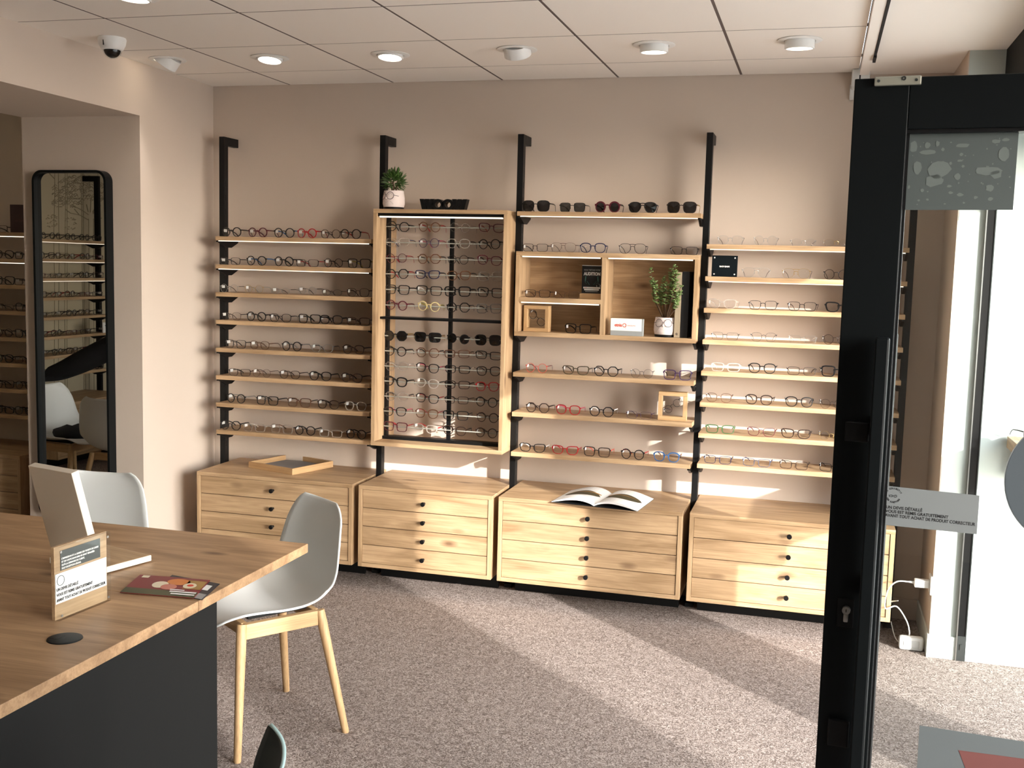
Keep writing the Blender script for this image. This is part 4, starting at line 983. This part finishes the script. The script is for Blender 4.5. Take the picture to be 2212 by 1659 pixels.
# line drawing of trees printed on the mural wall
def mp_(u_, v_):                        # photo pixel inside the mirror -> point of the mural wall it shows
    p_ = onx(u_, v_, XW); return Vector((XW + .0012, 2 * YM - p_.y, p_.z))
ink = MB()
def stroke(pts, r=.003): ink.tube([mp_(*q) for q in pts], r, 4, flat=(.25, 1.0) if False else None)
def zx(X, Y): return (80 + X / 8.094, 355 + Y / 8.094)
rnd = random.Random(2)
for X in (300, 375, 490, 520, 765, 795, 1060):
    stroke([zx(X + rnd.uniform(-8, 8) + (Y / 90 if X > 700 else 0), Y) for Y in range(100, 5400, 480)], .0022)
for X in (900, 985): stroke([zx(X, 950), zx(X + 5, 1500), zx(X + 8, 2600), zx(X + 12, 5300)], .003)
for br_ in ([(500, 790), (580, 850), (750, 890), (890, 970)], [(640, 730), (780, 800), (895, 880)], [(860, 700), (890, 830)], [(940, 580), (930, 840)], [(1040, 690), (970, 840)], [(1110, 720), (975, 860)], [(980, 960), (1130, 940)], [(650, 780), (740, 890)], [(205, 150), (300, 250)]):
    stroke([zx(*q) for q in br_], .0042)
for k in range(230):                     # scalloped canopy
    a = rnd.uniform(0, 2 * PI); r_ = math.sqrt(rnd.random()); X, Y = 760 + 480 * r_ * math.cos(a), 470 + 290 * r_ * math.sin(a)
    if X > 1240 or (Y > 640 and X > 760): continue
    w_ = rnd.uniform(22, 40)
    stroke([zx(X - w_, Y + 12), zx(X - w_ * .5, Y - 6), zx(X, Y - 12), zx(X + w_ * .5, Y - 6), zx(X + w_, Y + 12)], .0022)
for k in range(110):                     # little round crown and bushes
    a = rnd.uniform(0, 2 * PI); r_ = math.sqrt(rnd.random())
    if k < 50: X, Y, ss = 400 + 140 * r_ * math.cos(a), 660 + 95 * r_ * math.sin(a), 16
    else: X, Y = rnd.choice(((250, 980), (580, 1030))); X += 110 * r_ * math.cos(a); Y += 130 * r_ * math.sin(a); ss = 12
    stroke([zx(X - ss, Y + 6), zx(X, Y - 7), zx(X + ss, Y + 6)], .002)
mo = ink.build('mural_drawing', 'mural_ink', bpy.data.objects['wall_mural']); mo['kind'] = 'stuff'; mo['label'] = 'brown line drawing of trees printed on the mural wall'

# ------------------------------------------------------------------ person in a black jacket, standing out of frame, arm seen in the mirror
def skinned(name, chains, mats, pick, parent):
    """chains: list of [(x,y,z,r),...]; shared joints merge"""
    idx, vs, rs, es = {}, [], [], []
    def vid(p_):
        k = tuple(round(c, 4) for c in p_[:3])
        if k not in idx: idx[k] = len(vs); vs.append(k); rs.append(p_[3])
        return idx[k]
    for c in chains:
        for a, b in zip(c[:-1], c[1:]): es.append((vid(a), vid(b)))
    me = bpy.data.meshes.new(name); me.from_pydata(vs, es, []); me.update()
    o = bpy.data.objects.new(name, me); COL.objects.link(o)
    mod = o.modifiers.new('skin', 'SKIN'); mod.use_smooth_shade = True
    for i, sv in enumerate(me.skin_vertices[0].data): sv.radius = (rs[i], rs[i]); sv.use_root = (i == 0)
    o.modifiers.new('sub', 'SUBSURF').levels = 2
    o.modifiers['sub'].render_levels = 2
    dg = bpy.context.evaluated_depsgraph_get(); m2 = bpy.data.meshes.new_from_object(o.evaluated_get(dg))
    bpy.data.objects.remove(o)
    m2.materials.clear()
    for mt in mats: m2.materials.append(MATS[mt])
    for f in m2.polygons: f.material_index = pick(f.center); f.use_smooth = True
    ob = bpy.data.objects.new(name, m2); COL.objects.link(ob); ob.parent = parent; return ob
PX, PY = -.80, -1.46
ps = empty('person', T(PX, PY, 0))       # faces the mirror wall (+y in world), arm reaches to -x
pel, ch_, nk = (0, 0, .98, .135), (0, .0, 1.28, .155), (0, .01, 1.50, .056)
shl, shr = (-.19, .0, 1.42, .075), (.17, 0, 1.42, .075)
hl = (-.80, .33, .93, .030); hr = (.27, .03, .78, .030)
fing = []
def hand(w_, d, side):
    d = Vector(d).normalized(); base = Vector(w_[:3]); s = d.cross(Vector((0, 0, 1))).normalized(); out = []
    for k, (o_, ln) in enumerate(((-.030, .062), (-.010, .074), (.010, .080), (.030, .072))):
        a = base + d * .075 + s * o_; b = a + d * ln * .5 + Vector((0, 0, -.010)); c = b + d * ln * .4 + Vector((0, 0, -.022))
        out.append([w_, (*(base + d * .04 + s * o_ * .6), .017), (*a, .0095), (*b, .0088), (*c, .0075)])
    a = base + d * .025 - s * .035 * side; b = a + d * .035 - s * .022 * side + Vector((0, 0, -.012)); c = b + d * .028 - s * .004 * side
    out.append([w_, (*a, .014), (*b, .0095), (*c, .0080)]); return out
chains = [[pel, (0, 0, 1.12, .13), ch_, (0, .005, 1.42, .10), nk, (0, .018, 1.545, .056), (0, .030, 1.600, .074), (0, .030, 1.665, .094), (0, .020, 1.730, .090), (0, .015, 1.760, .060)],
          [(0, .005, 1.42, .10), shl, (-.40, .10, 1.16, .080), (-.62, .24, 1.02, .074), (-.74, .30, .955, .058), hl],
          [(0, .005, 1.42, .10), shr, (.25, -.02, 1.14, .070), (.265, .0, .98, .060), (.27, .02, .84, .046), hr],
          [pel, (-.10, 0, .90, .10), (-.11, .01, .50, .075), (-.11, -.01, .10, .055), (-.11, .06, .045, .045), (-.11, .14, .035, .035)],
          [pel, (.10, 0, .90, .10), (.11, .01, .50, .075), (.11, -.01, .10, .055), (.11, .06, .045, .045), (.11, .14, .035, .035)]]
chains += hand(hl, (-.75, .45, -.45), 1) + hand(hr, (.05, .25, -1), -1)
def pick(c):
    if c.z > 1.50: return 2
    if c.x < -.795 and c.z < 1.0 or (c.x > .2 and c.z < .80 and c.z > .5): return 2
    return 1 if c.z < .93 else 0
skinned('body', chains, ['fabric_black', 'trousers', 'skin'], pick, ps)
hb = MB().lathe([(.101 * math.sin(R(d)), .104 * math.cos(R(d))) for d in range(2, 112, 11)], 24, T(0, .006, 1.708) @ RX(R(26))).build('hair', 'hair', ps, True)
blob = lambda rx, rz, x, y, z: MB().lathe([(rx * math.sin(R(d)), -rz * math.cos(R(d))) for d in range(5, 180, 22)], 12, T(x, y, z))
blob(.013, .020, 0, .122, 1.652).build('nose', 'skin', ps, True)
for s in (-1, 1):
    ey = blob(.011, .0075, s * .031, .106, 1.676).build('eye', 'white_print', ps, True); blob(.0055, .0055, s * .031, .1135, 1.676).build('iris', 'hair', ey, True)
    MB().tube([(s * .016, .117, 1.694), (s * .031, .116, 1.698), (s * .046, .104, 1.694)], .0032, 6).build('eyebrow', 'hair', ps)
    blob(.012, .027, s * .092, .018, 1.668).build('ear', 'skin', ps, True)
MB().tube([(-.024, .102, 1.615), (0, .109, 1.613), (.024, .102, 1.615)], .0050, 6).build('mouth', 'pale_red_print', ps)
tag(ps, 'person in a black jacket reaching out an arm beside white chair', 'person')

# ------------------------------------------------------------------ open glass door
DA = R(-5.3); DM = T(2.863, -2.773, 0) @ RZ(DA); DI = DM.inverted()
def ondoor(u_, v_):
    o_ = DI @ CAM; d = DI.to_3x3() @ ray(u_, v_); p_ = o_ + d * (-o_.y / d.y); return p_.x, p_.z
DW, DT = 1.09, .058; DH = FZ - .561
dr = empty('door_1', DM); dr['kind'] = 'structure'
sw = .104
MB().box(0, sw, 0, DT, .006, DH, .002).build('stile', 'black_frame', dr)
MB().box(DW - sw, DW, 0, DT, .006, DH, .002).build('stile', 'black_frame', dr)
MB().box(sw, DW - sw, 0, DT, DH - .100, DH, .002).build('rail', 'black_frame', dr)
MB().box(sw, DW - sw, 0, DT, .006, .16, .002).build('rail', 'black_frame', dr)
MB().box(sw, sw + .005, .02, DT - .008, .16, DH - .1).box(sw, DW - sw, .008, DT - .008, DH - .107, DH - .1).build('glazing_bead', 'black_metal', dr)
gls = MB().box(sw, DW - sw, .026, .032, .16, DH - .1).build('glass', 'door_glass', dr)
hx0, hz = ondoor(1893, 727); hx1, _ = ondoor(1924, 727)
MB().box(hx0, hx1, -.050, -.014, .30, hz, .004).build('pull_handle', 'black_frame', dr)
MB().box(hx0 + .008, hx1 + .012, DT + .014, DT + .05, .30, hz + .004, .004).build('pull_handle', 'black_frame', dr)
for zz in (.45, 1.0, hz - .2): MB().box(hx0 + .006, hx1 - .006, -.016, .002, zz, zz + .04).box(hx0 + .012, hx1, DT - .002, DT + .016, zz, zz + .04).build('handle_standoff', 'black_metal', dr)
for (u0, v0, u1, v1) in ((1827, 908, 1876, 955), (1790, 1548, 1832, 1612)):
    a, b = ondoor(u0, v0), ondoor(u1, v1); MB().box(a[0], b[0], -.014, 0, b[1], a[1], .003).build('lock_cover', 'black_metal', dr)
a, b = ondoor(1810, 1290), ondoor(1842, 1356); MB().box(a[0], b[0], -.003, 0, b[1], a[1], .001).build('lock_plate', 'black_metal', dr)
a = ondoor(1828.5, 1316); cy = MB().lathe([(.0005, .010), (.0082, .010), (.0086, .009), (.0086, 0)], 20, T(a[0], -.002, a[1]) @ RX(PI / 2)).box(a[0] - .005, a[0] + .005, -.011, 0, a[1] - .025, a[1] - .004, .002).build('lock_cylinder', 'steel', dr, True)
MB().box(a[0] - .001, a[0] + .001, -.0126, -.0118, a[1] - .003, a[1] + .003).build('keyhole', 'dark_gap', cy)
a, b = ondoor(1890, 168), ondoor(1990, 184); pl = MB().box(a[0], b[0], -.012, 0, b[1], a[1], .002).build('closer_plate', 'plate_beige', dr)
for xx in (a[0] + .008, b[0] - .009): MB().lathe([(.0005, .001), (.0028, .001), (.0028, 0)], 12, T(xx, -.012, (a[1] + b[1]) / 2) @ RX(PI / 2)).build('screw', 'grey_steel', pl)
MB().lathe([(.002, .001), (.0042, .001), (.0042, 0)], 14, T(a[0] + (b[0] - a[0]) * .63, -.012, a[1] - .005) @ RX(PI / 2)).build('round_mark', 'black_ink', pl)
def sticker(pts, mat, name='sticker', y=.0245):
    v = [ondoor(*q) for q in pts]; n_ = len(v)
    mb = MB().prism([(x, z_) for x, z_ in v], 0, .0008, T(0, y, 0) @ Matrix(((1, 0, 0, 0), (0, 0, 1, 0), (0, 1, 0, 0), (0, 0, 0, 1))))
    return mb.build(name, mat, gls)
# film left by an old sticker
fl = sticker([(1955, 284), (2203, 280), (2190, 452), (1949, 452)], 'grey_film'); fl['label'] = 'grey film with pale torn patches on the door glass'
rnd = random.Random(9); pat = MB()
def blot(u_, v_, ru, rv, k=10):
    c0, c1 = ondoor(u_, v_), ondoor(u_ + ru, v_ + rv); rx, rz = abs(c1[0] - c0[0]), abs(c1[1] - c0[1])
    pat.add([(c0[0] + rx * math.cos(2 * PI * i / k) * rnd.uniform(.75, 1.15), .0240, c0[1] + rz * math.sin(2 * PI * i / k) * rnd.uniform(.75, 1.15)) for i in range(k)], [tuple(range(k))])
def tz(X, Y): return (1740 + X / 2.962, Y / 2.962)
for (X, Y, a, b) in ((690, 930, 24, 42), (780, 920, 20, 20), (845, 910, 15, 18), (785, 965, 50, 16), (880, 948, 10, 12), (1010, 922, 48, 14), (1225, 895, 30, 14), (1285, 885, 25, 11), (1275, 980, 34, 44), (1000, 980, 12, 11), (990, 1020, 20, 7), (930, 1038, 10, 10),
                     (860, 1075, 68, 62), (715, 1065, 26, 46), (820, 1150, 62, 40), (1180, 1085, 88, 30), (1225, 1110, 36, 28), (972, 1122, 20, 22), (1183, 1197, 26, 22), (920, 1185, 16, 10), (745, 1213, 12, 12), (990, 1240, 22, 12), (930, 1227, 15, 9), (1187, 1268, 18, 11), (1092, 1258, 14, 10), (780, 1272, 10, 7), (723, 1277, 8, 7), (1015, 1292, 8, 6), (1010, 1057, 10, 9), (660, 1190, 7, 13)):
    u_, v_ = tz(X, Y); blot(u_, v_, a / 2.962, b / 2.962)
for k in range(30): u_, v_ = rnd.uniform(1960, 2190), rnd.uniform(295, 440); blot(u_, v_, rnd.uniform(1, 2.4), rnd.uniform(1, 2.2), 7)
pat.build('torn_patches', 'grey_film_pale', gls)
# printed notice
s1 = sticker([(1913, 1054), (2117, 1075.5), (2111, 1160), (1907, 1139)], 'notice_grey'); s1['label'] = 'grey printed notice stuck on the door glass'
def dtext(body, u0, v0, u1, v1, mat='black_ink', bold=.00022):
    a, b = ondoor(u0, v0), ondoor(u1, v1); ln = math.hypot(b[0] - a[0], b[1] - a[1]); an = math.atan2(b[1] - a[1], b[0] - a[0])
    text('lettering', body, .0088, mat, gls, T(a[0], .02435, a[1]) @ RY(-an) @ FRONT, width=ln, bold=bold, depth=.0001)
def nz(X, Y): return (1900 + X / 9.617, 1045 + Y / 9.617)
dtext('UN DEVIS DÉTAILLÉ', *nz(122, 558), *nz(882, 632))
dtext('VOUS EST REMIS GRATUITEMENT', *nz(115, 640), *nz(1435, 778))
dtext('AVANT TOUT ACHAT DE PRODUIT CORRECTEUR', *nz(108, 725), *nz(2000, 930))
lc = ondoor(*nz(280, 300)); rl = .0145
for body, st_, sgn in (('LE COLLECTIF', 158, -1), ('DES LUNETIERS', 202, 1)):
    for i, ch in enumerate(body):
        if ch == ' ': continue
        a = st_ + sgn * (i + .5) * 136 / len(body); 
        rot = R(a) - PI / 2 if sgn < 0 else R(a) + PI / 2
        text('lettering', ch, .0046, 'black_ink', gls, T(lc[0] + rl * math.cos(R(a)), .02435, lc[1] + rl * math.sin(R(a))) @ RY(-rot) @ FRONT, align='CENTER', bold=.0002, depth=.0001)
lg = MB()
for s in (-1, 1): lg.tube([(lc[0] + s * .0042 + .0026 * math.cos(R(d)), .0238, lc[1] + .0026 * math.sin(R(d))) for d in range(0, 361, 30)], .0003, 4, caps=False)
lg.tube([(lc[0] - .0016, .0238, lc[1]), (lc[0] + .0016, .0238, lc[1])], .0003, 4); lg.build('glasses_logo', 'black_ink', gls)
# round grey sticker and the low grey one with a red corner
c = (2308, 1047); rr_ = 135
sticker([(c[0] + rr_ * 1.02 * math.cos(2 * PI * i / 48), c[1] + rr_ * 1.02 * math.sin(2 * PI * i / 48)) for i in range(48)], 'notice_grey', 'sticker_rim', .0247)
s2 = sticker([(c[0] + rr_ * math.cos(2 * PI * i / 48), c[1] + rr_ * math.sin(2 * PI * i / 48)) for i in range(48)], 'round_sticker', 'sticker', .0242); s2['label'] = 'plain dark grey round sticker with pale rim'
s3 = sticker([(1986, 1577), (2420, 1645), (2400, 1800), (1976, 1745)], 'mid_sticker'); s3['label'] = 'plain grey rectangular sticker low on the glass'
sticker([(2071, 1631), (2380, 1672), (2370, 1760), (2115, 1745)], 'red_sticker', 'red_corner', .0240)

# ------------------------------------------------------------------ right side: ledge, power adapter and cables
lz = ony(2180, 945, -.2).z
ld = empty('window_ledge', T(3.613, -.155, lz))
MB().box(0, .33, -1.05, 0, -.05, 0, .002).build('board', 'oak_plain_y', ld)
MB().box(.05, .28, -.05, 0, -.16, -.05, .002).box(.05, .28, -1.0, -.95, -.16, -.05, .002).build('support', 'oak_plain_z', ld)
tag(ld, 'pale oak window ledge fixed to the white pier', 'ledge')
glasses(T(3.72, -.28, lz) @ RZ(R(20)), 'big', 'full', 'black', 'black', label='black sunglasses standing on the oak window ledge', sun='dark')
ol2 = empty('wall_socket', T(3.361, onx(2013, 1262, 3.361).y, onx(2013, 1262, 3.361).z) @ RZ(-PI / 2))
MB().box(-.04, .04, -.010, 0, -.04, .04, .003).build('plate', 'bright_plastic', ol2); MB().lathe([(.0005, 0), (.019, 0), (.021, .003)], 20, T(0, -.010, 0) @ RX(PI / 2)).build('socket_ring', 'white_plastic', ol2, True)
tag(ol2, 'white wall socket on the reveal beside the low cabinet', 'socket')
pc = ol2.matrix_world @ Vector((0, -.011, 0))
pg_ = empty('charger_plug', T(*pc)); MB().box(-.062, 0, -.017, .017, -.017, .017, .004).build('body', 'bright_plastic', pg_); MB().tube([(-.062, 0, 0), (-.085, 0, .001)], [.007, .004], 10).build('strain_relief', 'white_plastic', pg_, True)
tag(pg_, 'white charger plug in the wall socket by the door', 'plug')
ad = onz(1968, 1408, 0); ap = empty('power_adapter', T(ad.x, ad.y + .03, 0)); MB().box(-.052, .052, -.02, .02, 0, .062, .012).build('body', 'bright_plastic', ap, True); MB().box(-.032, .032, -.0206, -.0195, .015, .047, .003).build('face_panel', 'white_plastic', ap)
tag(ap, 'white power adapter box standing on the carpet', 'adapter')
p0 = pc + Vector((-.085, 0, .001)); ax = Vector((ad.x - .01, ad.y + .03, .062))
cb = MB().tube(smooth([p0, p0 + Vector((-.05, 0, -.005)), p0 + Vector((-.085, .0, -.05)), p0 + Vector((-.09, 0, -.13)), Vector((ax.x - .06, ax.y, .19)), Vector((ax.x - .015, ax.y, .13)), ax + Vector((0, 0, .02)), ax]), .0030, 8).build('charging_cable', 'bright_plastic', None, True)
tag(cb, 'white charging cable hanging from plug to power adapter', 'cable')
cx_ = 3.215
c2_ = MB().tube([(ax.x - .055, ax.y + .006, .215), (ax.x - .09, ax.y + .03, .20), (cx_, .05, .17)], .0022, 6).tube(smooth([(cx_, .05, .08), (cx_ + .02, 0, .02), (cx_ + .06, -.04, .003), (ax.x + .03, ax.y + .05, .003), (ax.x + .065, ax.y + .045, .003), (ax.x + .05, ax.y + .03, .003)]), .0022, 6).build('thin_cable', 'white_plastic', None, True)
tag(c2_, 'thin white looped cable on the carpet behind the adapter', 'cable')
